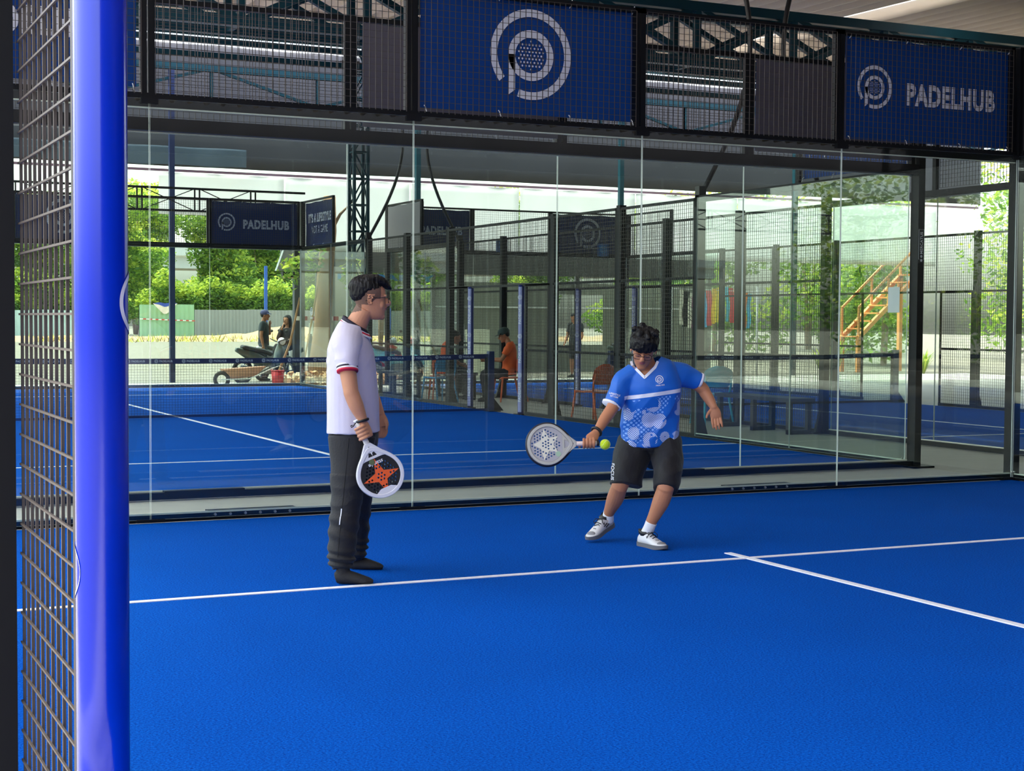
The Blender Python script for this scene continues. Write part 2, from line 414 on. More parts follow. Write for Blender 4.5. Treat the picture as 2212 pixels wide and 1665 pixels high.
# purlins and a longitudinal beam carrying the roof
pr = empty('roof_purlins', (0, 0, 7.2), label='row of dark teal purlins under the corrugated roof', cat='roof frame')
for y in (-10, -4, 2, 8, 15.5, 19.5, 22.6):
    MB().box((-2.5, y-.04, rz_(y)-.21), (34, y+.04, rz_(y)-.09)).build('purlin', M_TEAL, pr)

# hanging sheets round the far side
def sheet(name, m, x0, x1, y, z0, z1, label, cat, wave=0.03, wl=1.3, scal=0.0, nz_=10, lean=0.0):
    nx = max(8, int((x1-x0)*5)); mb = MB(); vv = []
    for j in range(nz_+1):
        for i in range(nx+1):
            x = x0+(x1-x0)*i/nx; t = j/nz_; zz = z0+(z1-z0)*t
            if j == 0 and scal: zz += scal*abs(math.sin(math.pi*(x-x0)/wl))
            vv.append((x, y+wave*math.sin(2*math.pi*x/wl)+0.02*noise.noise((x, zz*1.5, y))+lean*t, zz))
    mb.add(vv, [(j*(nx+1)+i, j*(nx+1)+i+1, (j+1)*(nx+1)+i+1, (j+1)*(nx+1)+i) for j in range(nz_) for i in range(nx)])
    o = mb.build(name, m, smooth=True)
    so = o.modifiers.new('thickness', 'SOLIDIFY'); so.thickness = 0.004
    return tag(o, label, cat, kind='structure')
sheet('tarp_curtain', M_TARP_DK, -6, 34, 27.0, 5.16, 8.15, 'dark grey tarp hung under the far roof edge', 'tarp', 0.04, 2.6)
sheet('tarp_curtain', M_TARP_B, 1.0, 10.3, 26.8, 5.14, 5.62, 'crumpled blue grey tarp flap at the left of the dark tarp', 'tarp', 0.06, 1.7, 0.05)
px0 = 8.2
for i, w in enumerate((3.2, 3.4, 3.2, 3.6, 3.4, 3.4, 4.0)):
    sheet('translucent_sheet', M_TARP_W, px0, px0+w-.03, 27.15, (4.0 if i < 1 else 3.2), 5.02,
          ['white translucent sheet left of the teal lattice tower', 'white translucent sheet right of the teal lattice tower', 'white translucent sheet above the grey banner back', 'white translucent sheet above the far middle court mesh',
           'white translucent sheet left of the thin teal column', 'white translucent sheet right of the thin teal column', 'white translucent sheet at the right end of the row'][i], 'translucent sheet', 0.02, 1.1)
    px0 += w
MB().box((-6, 27.1, 5.04), (34, 27.16, 5.10)).build('gap_glow_strip', mat('pink_gap_glow', srgb(190, 150, 180), 0.4))  # pink strip painted as the glow of the open gap above the sheets
tag(bpy.data.objects['gap_glow_strip'], 'thin pink strip painted as the glowing gap above the white translucent sheets', 'rail', kind='structure')

for nm, pts, lab in (('back', [(-3.5, -27.5), (31, -27.5)], 'dark grey tarp added unseen behind the camera to block light'), ('side', [(31, -27.5), (31, 4)], 'dark grey tarp added unseen at the far right to block light')):  # unseen tarps added so light comes from the left and far end
    (xa, ya), (xb, yb) = pts; mb = MB(); n = 60; vv = []
    for z in (0.0, 7.3):
        for i in range(n+1):
            t = i/n; w = .05*math.sin(t*140); vv.append((xa+(xb-xa)*t+(w if nm == 'side' else 0), ya+(yb-ya)*t+(w if nm == 'back' else 0), z))
    mb.add(vv, [(i, i+1, n+2+i, n+1+i) for i in range(n)]); tag(mb.build('tarp_curtain', M_TARP_DK, smooth=True), lab, 'tarp', kind='structure')
# ------------------------------------------------------------------ court enclosures: glass, rails, mesh, posts, nets, banners
class Frame:
    """wall coordinates: s along the wall, d outward from the court, z up"""
    def __init__(f, o, t, n): f.o, f.t, f.n = Vector((*o, 0)), Vector((*t, 0)), Vector((*n, 0))
    def P(f, s, d, z): return f.o+f.t*s+f.n*d+Vector((0, 0, z))
    def box(f, mb, s0, s1, d0, d1, z0, z1): return mb.box(f.P(s0, d0, z0), f.P(s1, d1, z1))
def fbox(f, name, m, parent, s0, s1, d0, d1, z0, z1):
    return f.box(MB(), s0, s1, d0, d1, z0, z1).build(name, m, parent)
_glass_me = {}
def glass_panel(f, parent, s0, s1, z0, z1, m=None):
    """a 12 mm pane with pale polished edges"""
    mb = MB(); f.box(mb, s0+.004, s1-.004, 0.0, 0.012, z0, z1)
    o = mb.build('glass_panel', [m or M_GLASS, M_EDGE], parent)
    for p in o.data.polygons:
        if abs(p.normal.dot(f.n)) < 0.5: p.material_index = 1
    return o
def wires(f, parent, s0, s1, z0, z1, d=0.02, pitch=0.05, w=0.0048, tail=0.0, name='wire_mesh'):
    mb = MB(); h = w/2
    n = int(round((s1-s0)/pitch))
    for i in range(n+1):
        s = s0+(s1-s0)*i/n; f.box(mb, s-h, s+h, d-h, d+h, z0-tail, z1)
    n = int(round((z1-z0)/pitch))
    for i in range(n+1):
        z = z0+(z1-z0)*i/n; f.box(mb, s0, s1, d+h, d+h+.0034, z-.0017, z+.0017)
    o = mb.build(name, M_WIRE, parent); o['kind'] = 'stuff'
    return o
def bolts(f, parent, pts, d, r=0.011):
    for s, z in pts:
        p = f.P(s, d, z); MB().cyl(p, p-f.n*0.012, r, r*.8, 8).build('bolt', M_BOLT, parent)

def glass_wall(f, L, label, name, posts=True, mesh_top=True, corner=(True, True)):
    """end wall: 2 m panes 3 m high, rails, 1 m of mesh on top"""
    root = empty(name, f.P(0, 0, 0), label=label, cat='glass wall', kind='structure')
    n = int(round(L/2))
    for i in range(n): glass_panel(f, root, 2*i, 2*i+2, 0.025, 3.0)
    fbox(f, 'bottom_rail', M_STEEL, root, -.05, L+.05, .03, .11, 0.0, .055)
    fbox(f, 'rail_strip', M_STRIP, root, 0, L, .022, .04, .055, .068)
    r = fbox(f, 'top_rail', M_STEEL, root, -.05, L+.05, .03, .13, 2.945, 3.045)
    fbox(f, 'rail_strip', M_STRIP, root, 0, L, .028, .045, 2.936, 2.945)
    for i in range(n+1):
        s = 2*i
        fbox(f, 'clamp', M_STEEL, root, s-.06, s+.06, -.012, .03, 2.965, 3.01)
        fbox(f, 'clamp', M_STEEL, root, s-.10, s+.10, -.012, .03, 0.005, .026)
    for s in (2.75, L-2.8):                                      # splice plates with a row of bolts
        pl = fbox(f, 'splice_plate', M_STEEL, root, s-.33, s+.33, .025, .115, .02, .068)
        for k in range(6): bolts(f, pl, [(s-.28+k*.112, .04)], .022)
    if mesh_top:
        for i in range(n):
            pn = empty('mesh_panel', f.P(2*i, 0, 3.045)-woff(root)); pn.parent = root
            wires(f, pn, 2*i+.05, 2*i+1.95, 3.07, 3.97, .022, tail=.035)
            fbox(f, 'panel_post', M_STEEL, pn, 2*i+.006, 2*i+.05, .045, .095, 3.045, 4.0)
            fbox(f, 'panel_post', M_STEEL, pn, 2*i+1.95, 2*i+1.994, .045, .095, 3.045, 4.0)
            fbox(f, 'panel_rail', M_STEEL, pn, 2*i+.006, 2*i+1.994, .045, .085, 3.96, 4.0)
    for k, s in ((0, 0.0), (1, L)):
        if corner[k]:
            a = s-.10 if k == 0 else s+.02
            fbox(f, 'corner_post', M_STEEL, root, a, a+.08, .01, .13, 0.0, 4.0)
            fbox(f, 'foot_plate', M_STEEL, root, a-.06, a+.20, .0, .2, -.012, .008)
            bolts(f, root, [(s-.015, .075), (s+.015, .075)], -.012)
    return root

def side_wall(f, L, label, name, half=None, top2=(True, True), gate=True, fence_m=None, start=0.0):
    """side wall: 4 m of glass at each end, mesh 3 m high between, gate gap in the middle"""
    root = empty(name, f.P(0, 0, 0), label=label, cat='side fence', kind='structure')
    ends = [(0, 1)] if half else [(0, 1), (L, -1)]
    mid = L/2
    for k, (s0, sg) in enumerate(ends):
        S = lambda a: s0+sg*a
        def seg(a, b): return (min(S(a), S(b)), max(S(a), S(b)))
        for a in (0, 2): glass_panel(f, root, *seg(a, a+2), 0.025, 2.995)
        fbox(f, 'bottom_rail', M_STEEL, root, *seg(0, (9.1 if half else 8.93) if gate else mid), .03, .09, 0, .05)
        fbox(f, 'rail_strip', M_STRIP, root, *seg(0, 4), .022, .036, .05, .062)
        fbox(f, 'top_rail', M_STEEL, root, *seg(0, 4), .03, .11, 2.945, 3.02)
        if top2[k]:
            pn = empty('mesh_panel', f.P(S(0), 0, 3.02)-woff(root)); pn.parent = root
            a, b = seg(.05, 1.95); wires(f, pn, a, b, 3.05, 3.95, .022)
            fbox(f, 'panel_post', M_STEEL, pn, *seg(0, .05), .045, .095, 3.02, 4.0)
            fbox(f, 'panel_post', M_STEEL, pn, *seg(1.94, 2.0), .045, .095, 3.02, 4.0)
            fbox(f, 'panel_rail', M_STEEL, pn, *seg(0, 2), .045, .085, 3.96, 4.0)
        for a in (2.0,):
            fbox(f, 'fence_post', M_STEEL, root, *seg(a-.03, a+.03), .04, .10, 2.945, 3.02)
        for a in ((4.0, 6.2, 8.275) if half else (4.0, 6.0, 8.0)):
            pst = fbox(f, 'fence_post', M_STEEL, root, *(seg(a-.06, a+.035) if half else seg(a, a+.10)), .035, .135, 0, 3.03)
            mb = MB(); p0 = f.P(S(a+.02), .135, 0)                # gusset foot with bolts
            q = [f.P(S(a+.03), .13, 0), f.P(S(a+.03), .26, 0), f.P(S(a+.03), .22, .03), f.P(S(a+.03), .13, .34)]
            q2 = [p+f.t*sg*.05 for p in q]
            mb.add(q+q2, [(0, 1, 2, 3), (4, 7, 6, 5), (0, 4, 5, 1), (1, 5, 6, 2), (2, 6, 7, 3), (3, 7, 4, 0)]); mb.build('gusset_foot', M_STEEL, pst)
        for a, b in (((4.1, 6.13), (6.25, 8.20), (8.325, 9.10)) if half else ((4.1, 6.0), (6.1, 8.0), (8.1, 8.93))):
            pn = empty('mesh_panel', f.P(S(a), 0, 0)-woff(root)); pn.parent = root
            c0, c1 = seg(a+.02, b-.02); wires(f, pn, c0, c1, .06, 2.97 if (b < 8.5 or half) else 1.98, .022)
            for z in ((1.0, 2.0, 2.98) if b < 8.5 else ((2.98,) if half else (1.0, 1.99))): fbox(f, 'panel_rail', M_STEEL, pn, *seg(a, b), .035, .065, z-.018, z+.018)
            for e in (a, b-.03): fbox(f, 'panel_post', M_STEEL, pn, *seg(e, e+.03), .035, .065, .05, 3.0 if (b < 8.5 or half) else 2.0)
    if not half:
        pn = empty('mesh_panel', f.P(8.1, 0, 2.0)-woff(root)); pn.parent = root    # mesh over the gate
        wires(f, pn, 8.12, L-8.12, 2.02, 2.97, .022)
        fbox(f, 'panel_rail', M_STEEL, pn, 8.1, L-8.1, .035, .065, 1.98, 2.015); fbox(f, 'panel_rail', M_STEEL, pn, 8.1, L-8.1, .035, .065, 2.96, 3.0)
    return root

F_NEAR = Frame((0, 0), (1, 0), (0, 1))
F_FARF = Frame((0, YF), (1, 0), (0, -1))
F_FARE = Frame((0, YF+20), (1, 0), (0, 1))
F_3E = Frame((12.1, YF+20), (1, 0), (0, 1))
F_FARR = Frame((10, YF), (0, 1), (1, 0))
F_3L = Frame((12.1, YF), (0, 1), (-1, 0))
F_3R = Frame((18.1, YF), (0, 1), (1, 0))
F_NL = Frame((-0.03, 0), (0, -1), (-1, 0))
F_NR = Frame((10, 0), (0, -1), (1, 0))

W1 = glass_wall(F_NEAR, 10, 'glass back wall of the nearest court, right behind both players', 'court_glass_end')
W2 = glass_wall(F_FARF, 10, 'glass wall of the middle court, one step behind the nearest glass wall', 'court_glass_end')
W3 = glass_wall(F_FARE, 10, 'glass wall at the far end of the middle court, before the gravel lot', 'court_glass_end')
W4 = glass_wall(F_3E, 6, 'glass wall at the far end of the narrow court', 'court_glass_end')
S2 = side_wall(F_FARR, 20, 'right side fence of the middle court, glass then black mesh', 'court_side_fence')
S3 = side_wall(F_3L, 20, 'left side fence of the narrow court, behind the benches and chairs', 'court_side_fence')
S4 = side_wall(F_3R, 20, 'right side fence of the narrow court, farthest mesh on the right', 'court_side_fence')
S1 = side_wall(F_NL, 20, 'mesh side fence of the nearest court at the left picture edge', 'court_side_fence', half=True)
S0 = side_wall(F_NR, 20, 'glass side wall of the nearest court at the right picture edge', 'court_side_fence', half=True)

# padded gate posts
M_PADBLUE = mat('glossy_blue_vinyl', srgb(1, 40, 178), 0.16, 0, 0.04, 5, 0.02, 6, spec=0.6)
M_PADNAVY = mat('navy_vinyl_pad', srgb(28, 42, 110), 0.4)
M_PADPALE = mat('lilac_vinyl_pad', srgb(150, 150, 198), 0.35)
def padded_post(f, s, label, big=False, h=2.0):
    c = f.P(s, .045, 0); r = 0.0315 if big else 0.05
    root = empty('padded_gate_post', c, label=label, cat='post', group=None if big else 'padded gate posts')
    MB().box(c+Vector((-.016, -.016, -.012)), c+Vector((.016, .016, h-.01))).build('steel_core', M_STEEL, root)
    if big:
        mb = MB(); n = 40; rings = []
        for i in range(101):
            z = .01+(h-.01)*i/100; ring = []
            for k in range(n):
                a = 2*math.pi*k/n; rr = r
                # a soft dent with creases low on the pad
                da = (a-math.radians(255)+math.pi) % (2*math.pi)-math.pi
                e = math.exp(-((z-.93)/.035)**2-(da/.7)**2); rr -= .010*e
                rr -= .006*math.exp(-((z-.885-.05*da)/.012)**2-(da/.9)**2)
                ring.append(c+Vector((rr*math.cos(a), rr*math.sin(a), z-c.z)))
            rings.append(ring)
        mb.rings(rings); mb.build('foam_sleeve', M_PADBLUE, root, smooth=True)
        # printed white rings wrapping the sleeve, as on the other gate posts
        def wrap(zc, ac, R_, w):
            m2 = MB(); nn = 64; vv = []
            for i in range(nn+1):
                t = 2*math.pi*i/nn
                for rr in (R_, R_-w):
                    a = ac+rr*math.cos(t)/r; vv.append(c+Vector(((r+.0008)*math.cos(a), (r+.0008)*math.sin(a), zc+rr*math.sin(t))))
            m2.add(vv, [(2*i, 2*i+2, 2*i+3, 2*i+1) for i in range(nn)]); m2.build('printed_ring', M_PRINT, root)
        wrap(1.478, math.radians(11), .039, .006)
        wrap(1.156, math.radians(140), .036, .03); wrap(1.90, math.radians(150), .06, .012); wrap(1.90, math.radians(150), .035, .010)
    else:
        MB().tube([c+Vector((0, 0, z)) for z in (.01, .4, .8, 1.2, 1.6, h)], r, 16).build('foam_sleeve', M_PADNAVY, root, smooth=True)
        mb = MB(); mp = MB(); a0, a1 = math.radians(185), math.radians(255); ax = []
        for i in range(9):
            a = a0+(a1-a0)*i/8; ax.append(Vector((math.cos(a), math.sin(a), 0)))
        mb.add([c+v*(r+.002)+Vector((0, 0, z)) for z in (.04, h-.03) for v in ax], [(i, i+1, 9+i+1, 9+i) for i in range(8)]); mb.build('pale_face', M_PADPALE, root, smooth=True)
        am = math.radians(220); nrm = Vector((math.cos(am), math.sin(am), 0)); tx = Vector((-nrm.y, nrm.x, 0))*1
        for z in (.35, .95, 1.55):
            place_vf(mp, logo_vf(.035, False), c+nrm*(r+.006)+Vector((0, 0, z+.26)), tx, (0, 0, 1))
            tv = fit_text('PADELHUB', .30, .045, .02)
            place_vf(mp, tv, c+nrm*(r+.006)+Vector((0, 0, z)), (0, 0, 1), -tx)
        mp.build('printed_lettering', M_PRINT, root)
    MB().box(c+Vector((-.07, -.07, -.012)), c+Vector((.07, .12, .012))).build('foot_plate', M_STEEL, root)
    return root
padded_post(F_NL, 9.155, 'tall glossy blue padded post in the left foreground', True, 2.05)
padded_post(F_FARR, 9.08, 'padded gate post right of the net end on the middle court')
padded_post(F_FARR, 11.0, 'padded gate post crossing the net tape on the middle court')
padded_post(F_3L, 9.08, 'padded gate post just left of the front orange chair')
padded_post(F_3L, 11.0, 'padded gate post behind the seated man in the cap')

# nets
M_NET = mat('black_net_cord', srgb(16, 20, 34), 0.7)
M_TAPE = mat('navy_net_tape', srgb(24, 36, 84), 0.55)
def net(x0, x1, y, label):
    root = empty('court_net', ((x0+x1)/2, y, 0), label=label, cat='net'); L = x1-x0
    top = lambda x: .92-.05*(1-((2*x-x0-x1)/L)**2)
    for k, x in enumerate((x0+.05, x1-.05)):
        p = MB(); s = 1 if k else -1
        p.box((x-.045, y-.05, 0.0), (x+.045, y+.05, .96)); p.build('net_post', M_NAVY, root)
        MB().box((x-.07, y-.12, 0), (x+.13*s, y+.12, .012)).build('foot_plate', M_STEEL, root)
        mb = MB(); mb.add([(x+.04*s, y-.03, .01), (x+.22*s, y-.03, .01), (x+.04*s, y-.03, .22), (x+.04*s, y+.03, .01), (x+.22*s, y+.03, .01), (x+.04*s, y+.03, .22)], [(0, 1, 2), (3, 5, 4), (0, 3, 4, 1), (1, 4, 5, 2), (2, 5, 3, 0)]); mb.build('brace', M_STEEL, root)
    n = 40; tp = MB(); vv = []
    for i in range(n+1):
        x = x0+.1+(L-.2)*i/n; z = top(x)
        vv += [(x, y-.009, z-.075), (x, y-.009, z), (x, y+.009, z), (x, y+.009, z-.075)]
    tp.add(vv, [(4*i+a, 4*i+4+a, 4*i+4+(a+1) % 4, 4*i+(a+1) % 4) for i in range(n) for a in range(4)]); tp.build('top_tape', M_TAPE, root)
    pr_ = MB(); k = 0; x = x0+.22
    while x < x1-.45:
        z = top(x+.2)-.0375
        place_vf(pr_, logo_vf(.027, False, .11), (x, y-.0105, z), (1, 0, 0), (0, 0, 1))
        place_vf(pr_, fit_text('PADELHUB', .19, .03, .02), (x+.14, y-.0105, z), (1, 0, 0), (0, 0, 1)); x += .40
    pr_.build('printed_lettering', M_PRINT_G, root)
    nb = MB(); h = .0014; ns = int((L-.2)/.042)
    for i in range(ns+1):
        xx = x0+.1+(L-.2)*i/ns; nb.box((xx-h, y-h, .03), (xx+h, y+h, top(xx)-.07))
    for j in range(20):
        z = .04+j*.042; b = MB(); vv = []
        for i in range(n+1):
            xx = x0+.1+(L-.2)*i/n; zz = min(z*top(xx)/.92, top(xx)-.07); vv += [(xx, y-.003, zz-h), (xx, y-.003, zz+h), (xx, y+.001, zz+h), (xx, y+.001, zz-h)]
        nb.add(vv, [(4*i+a, 4*i+4+a, 4*i+4+(a+1) % 4, 4*i+(a+1) % 4) for i in range(n) for a in range(4)])
    o = nb.build('net_cords', M_NET, root); o['kind'] = 'stuff'
    MB().box((x0+.1, y-.012, .012), (x1-.1, y+.012, .05)).build('bottom_tape', M_TAPE, root)
    MB().box((x1-.15, y-.01, .05), (x1-.105, y+.01, .86)).build('side_tape', M_STEEL, root); MB().box((x0+.105, y-.01, .05), (x0+.15, y+.01, .86)).build('side_tape', M_STEEL, root)
    return root
net(0, 10, YF+10, 'net across the middle court with a lettered navy tape')
net(12.1, 18.1, YF+10, 'net across the narrow court behind the bench')

# banners: vinyl sheet hung behind the mesh, lettered on the court side, tied with white hooks
def banner(f, s0, s1, z0, z1, design, label, d=0.10, m=None, back=True, mb_=None, mp=None):
    """lettered face looks into the court (towards -n)"""
    m = m or M_BAN; root = empty('banner', f.P((s0+s1)/2, d, z0), label=label, cat='banner')
    nx, nz_ = 16, 8; mb = MB(); vv = []
    def off(s, z): return 0.006*noise.noise((s*2.1, z*2.5, s0))
    def ez(s, t):
        u = (s-s0)/(s1-s0); return z0+(z1-z0)*t - (0.012*math.sin(math.pi*u*3)**2 if t > .99 else 0)
    for j in range(nz_+1):
        for i in range(nx+1):
            s = s0+(s1-s0)*i/nx; z = ez(s, j/nz_); vv.append(f.P(s, d+off(s, z), z))
    mb.add(vv, [(j*(nx+1)+i, j*(nx+1)+i+1, (j+1)*(nx+1)+i+1, (j+1)*(nx+1)+i) for j in range(nz_) for i in range(nx)])
    mb.build('banner_sheet', m, root, smooth=True)
    mb2 = MB(); mb2.add([v+f.n*.004 for v in vv], mb.f); mb2.build('banner_back', mb_ or M_BACK, root, smooth=True)
    # face axes: x to the viewer's right when seen from inside the court
    right = f.t if f.t.cross(Vector((0, 0, 1))).dot(f.n) < 0 else -f.t
    cen = f.P((s0+s1)/2, d-.009, (z0+z1)/2); mp_ = MB()
    for item in design:
        kind = item[0]
        if kind == 'logo': vf = logo_vf(item[3], item[4] if len(item) > 4 else True)
        else: vf = fit_text(item[1], item[4], item[5], item[6] if len(item) > 6 else .05)
        x, y = (item[1], item[2]) if kind == 'logo' else (item[2], item[3])
        place_vf(mp_, vf, cen, right, (0, 0, 1), x, y)
    mp_.build('printed_artwork', mp or M_PRINT, root)
    for s in (s0+.03, s0+(s1-s0)*.35, s0+(s1-s0)*.68, s1-.03):
        for z, up in ((z1-.02, 1), (z0+.02, -1)):
            MB().tube([f.P(s, d-.012, z), f.P(s, d-.03, z+.012*up), f.P(s+.008, d-.035, z+.045*up), f.P(s+.015, d-.03, z+.06*up)], .004, 5).build('tie_hook', M_WHITE, root)
    return root
word = lambda k=1.0: [('logo', -.62*k, .02, .19*k), ('text', 'PADELHUB', .25*k, -.02, 1.02*k, .20*k, .05)]
circle = [('logo', 0, 0.03, .355)]
life = [('text', "IT'S A LIFESTYLE", 0, .12, 1.5, .2, .05), ('text', 'NOT A GAME', .0, -.13, 1.05, .16, .0)]
banner(F_NEAR, .08, 1.93, 3.09, 3.94, word(), 'blue banner partly hidden by the padded post at the upper left')
banner(F_NEAR, 4.09, 5.97, 3.08, 3.97, circle, 'blue banner with a large round letter-p mark at the top centre')
banner(F_NEAR, 8.10, 9.97, 3.07, 3.96, word(), 'blue lettered banner at the upper right of the picture')
banner(F_FARF, 4.10, 5.95, 3.08, 3.95, circle, 'shade-darkened grey back of a banner left of the large round mark', m=M_BAN, mb_=M_BACK_SHADED)
banner(F_FARF, 8.06, 9.94, 3.08, 3.95, word(), 'shade-darkened grey back of a banner left of the upper right lettered banner', m=M_BAN, mb_=M_BACK_SHADED)
banner(F_FARE, 8.06, 9.96, 3.03, 3.95, word(), 'small navy lettered banner at the far end of the middle court', m=M_BAN_DK, mp=M_PRINT_G)
banner(F_FARE, 4.06, 5.96, 3.03, 3.95, circle, 'navy banner with round mark behind the left foreground mesh', m=M_BAN_DK, mp=M_PRINT_G)
banner(F_FARE, 0.06, 1.96, 3.03, 3.95, word(), 'navy lettered banner at the far left end of the middle court', m=M_BAN_DK, mp=M_PRINT_G)
banner(F_FARR, 18.05, 19.93, 3.03, 3.95, life, 'navy slogan banner turned beside the small lettered banner', m=M_BAN_DK, mp=M_PRINT_G)
banner(F_FARR, .1, 1.93, 3.06, 3.9, life, 'blue banner above the side glass under the upper right banner', m=M_BAN)
banner(F_3E, .06, 1.95, 3.03, 3.95, word(), 'navy lettered banner half hidden by a grey banner back', m=M_BAN_DK, mp=M_PRINT_G)
banner(F_3E, 4.06, 5.95, 3.03, 3.95, circle, 'navy banner with round mark above the standing boy', m=M_BAN_DK, mp=M_PRINT_G)
banner(F_3L, 18.05, 19.93, 3.03, 3.95, life, 'lit grey back of a banner right of the teal lattice tower', m=M_BAN_DK)

# gooseneck flood-light poles on the side posts
M_LAMP = mat('black_lamp_pole', srgb(22, 22, 26), 0.4)
def light_pole(f, s, label):
    b = f.P(s, .085, 3.0); root = empty('light_pole', b, label=label, cat='light pole', group='curved court light poles')
    MB().box(b+Vector((-.05, -.05, -.12)), b+Vector((.05, .05, .14))).build('socket', M_LAMP, root)
    pts = []
    for t in np.linspace(0, 1, 20):
        out = .95*math.sin(math.pi*t*.85)**1.0*.75; pts.append(b+f.n*out*(1 if t < 1 else 1)+Vector((0, 0, .02+3.3*t)))
    MB().tube(pts, .032, 8).build('curved_pole', M_LAMP, root, smooth=True)
    e = pts[-1]; MB().bar(e, e-f.n*.55+Vector((0, 0, .05)), .05).build('lamp_arm', M_LAMP, root)
    MB().cbox(e-f.n*.75+Vector((0, 0, .03)), (.36, .36, .07)).build('lamp_head', M_LAMP, root)
    return root
light_pole(F_FARR, 4.05, 'black curved light pole on the side post near the upper right banner back')
light_pole(F_FARR, 16.0, 'black curved light pole beside the teal lattice tower')
light_pole(F_3L, 16.0, 'black curved light pole in front of the half hidden navy banner')
light_pole(F_3L, 4.05, 'black curved light pole of the narrow court near the right corner post')

# sticker on the corner post and a paper notice on the side glass
st = MB().box(F_FARF.P(10.022, .1305, 2.06), F_FARF.P(10.098, .133, 2.40)).build('post_sticker', mat('black_sticker', srgb(30, 32, 34), .4))
tag(st, 'black maker sticker with white lettering on the middle court corner post', 'sticker')
mp_ = MB(); c0 = F_FARF.P(10.06, .1345, 2.26)
place_vf(mp_, fit_text('MERCATUS', .22, .034, .02), c0, (0, 0, 1), (-1, 0, 0))
for k in (0, 1): mp_.disc(c0+Vector((0, 0, -.135-.04*k)), (0, -1, 0), .014)
fr = [(-.034, -.165), (.034, -.165), (.034, .135), (-.034, .135)]
for (a, b), (a2, b2) in zip(fr, fr[1:]+fr[:1]): mp_.bar(c0+Vector((a, 0, b)), c0+Vector((a2, 0, b2)), .003, .001)
mp_.build('printed_lettering', M_PRINT, st)
pn_ = MB().box((9.985, 1.62, 1.56), (9.988, 1.80, 1.82)).build('paper_notice', M_WHITE); tag(pn_, 'white paper notice taped inside the side glass by the corner post', 'notice')
# ------------------------------------------------------------------ people: lofted volumes fused into one continuous surface
V = Vector
def crom(st, sub):
    """Catmull-Rom through stations (tuples of equal length)"""
    a = np.array(st, float); n = len(a); out = []
    for i in range(n-1):
        p0, p1, p2, p3 = a[max(i-1, 0)], a[i], a[i+1], a[min(i+2, n-1)]
        for k in range(sub):
            t = k/sub; out.append(0.5*((2*p1)+(-p0+p2)*t+(2*p0-5*p1+4*p2-p3)*t*t+(-p0+3*p1-3*p2+p3)*t**3))
    out.append(a[-1]); return out
def loft(mb, st, side=(0, 1, 0), n=20, sub=4, sq=2.0, M=None, o=None):
    """stations (x,y,z,ra[,rb]); ra is the half size along `side`, rb across it"""
    st = [s if len(s) == 5 else (*s, s[3]) for s in st]
    S = crom(st, sub); rings = []; side = V(side)
    for i, s in enumerate(S):
        c = V(s[:3]); d = V(S[min(i+1, len(S)-1)][:3])-V(S[max(i-1, 0)][:3])
        if d.length < 1e-6: d = V((0, 0, 1))
        d.normalize(); a = side-d*side.dot(d)
        if a.length < 1e-4: a = d.orthogonal()
        a.normalize(); b = d.cross(a); ring = []
        for k in range(n):
            t = 2*math.pi*k/n; ct, stn = math.cos(t), math.sin(t)
            ex = 2.0/sq; x = math.copysign(abs(ct)**ex, ct); y = math.copysign(abs(stn)**ex, stn)
            p = c+a*(x*max(s[3], 1e-3))+b*(y*max(s[4], 1e-3))
            if M is not None: p = (o or V((0, 0, 0)))+M @ p
            ring.append(p)
        rings.append(ring)
    mb.rings(rings)
def fuse(mb, voxel, smooth=4, name='fused', factor=0.5):
    """one continuous surface from overlapping closed shapes"""
    me = mb.mesh(name+'_src', []); o = bpy.data.objects.new(name, me); C.objects.link(o)
    r = o.modifiers.new('r', 'REMESH'); r.mode = 'VOXEL'; r.voxel_size = voxel; r.adaptivity = 0
    if smooth:
        s = o.modifiers.new('s', 'SMOOTH'); s.iterations = smooth; s.factor = factor
    out = eval_mesh(o); bpy.data.objects.remove(o); bpy.data.meshes.remove(me)
    out.name = name
    return out
def displace(me, fn):
    n = len(me.vertices); co = np.empty(n*3); me.vertices.foreach_get('co', co); co = co.reshape(-1, 3)
    no = np.array([v.normal for v in me.vertices])
    d = np.array([fn(c) for c in co]); co = co+no*d[:, None]
    me.vertices.foreach_set('co', co.ravel()); me.update()
def wrinkle(scale, amp, seed=0.0, ridge=True):
    sx, sy, sz = scale
    def f(c):
        v = noise.noise((c[0]*sx+seed, c[1]*sy, c[2]*sz))
        if ridge: v = (1-abs(v)*2.2)
        return amp*(v-0.35 if ridge else v)
    return f
def skin_obj(name, me, mats, parent, assign=None):
    me.materials.clear()
    for m in mats: me.materials.append(m)
    o = link(name, me, parent, True)
    if assign:
        idx = [0]*len(me.polygons)
        for i, p in enumerate(me.polygons): idx[i] = assign(p.center, p.normal)
        me.polygons.foreach_set('material_index', idx)
    return o
def bvh_of(o): return BVHTree.FromPolygons([v.co for v in o.data.vertices], [p.vertices for p in o.data.polygons])
def project(vv, bvh, org, ax, ay, dirn, off=0.0025):
    """throw flat verts onto a surface along dirn"""
    out = []; org, ax, ay, dirn = V(org), V(ax), V(ay), V(dirn).normalized()
    for v in vv:
        p = org+ax*v.x+ay*v.y
        h = bvh.ray_cast(p-dirn*.6, dirn)
        out.append((h[0] if h[0] is not None else p)-dirn*off)
    return out
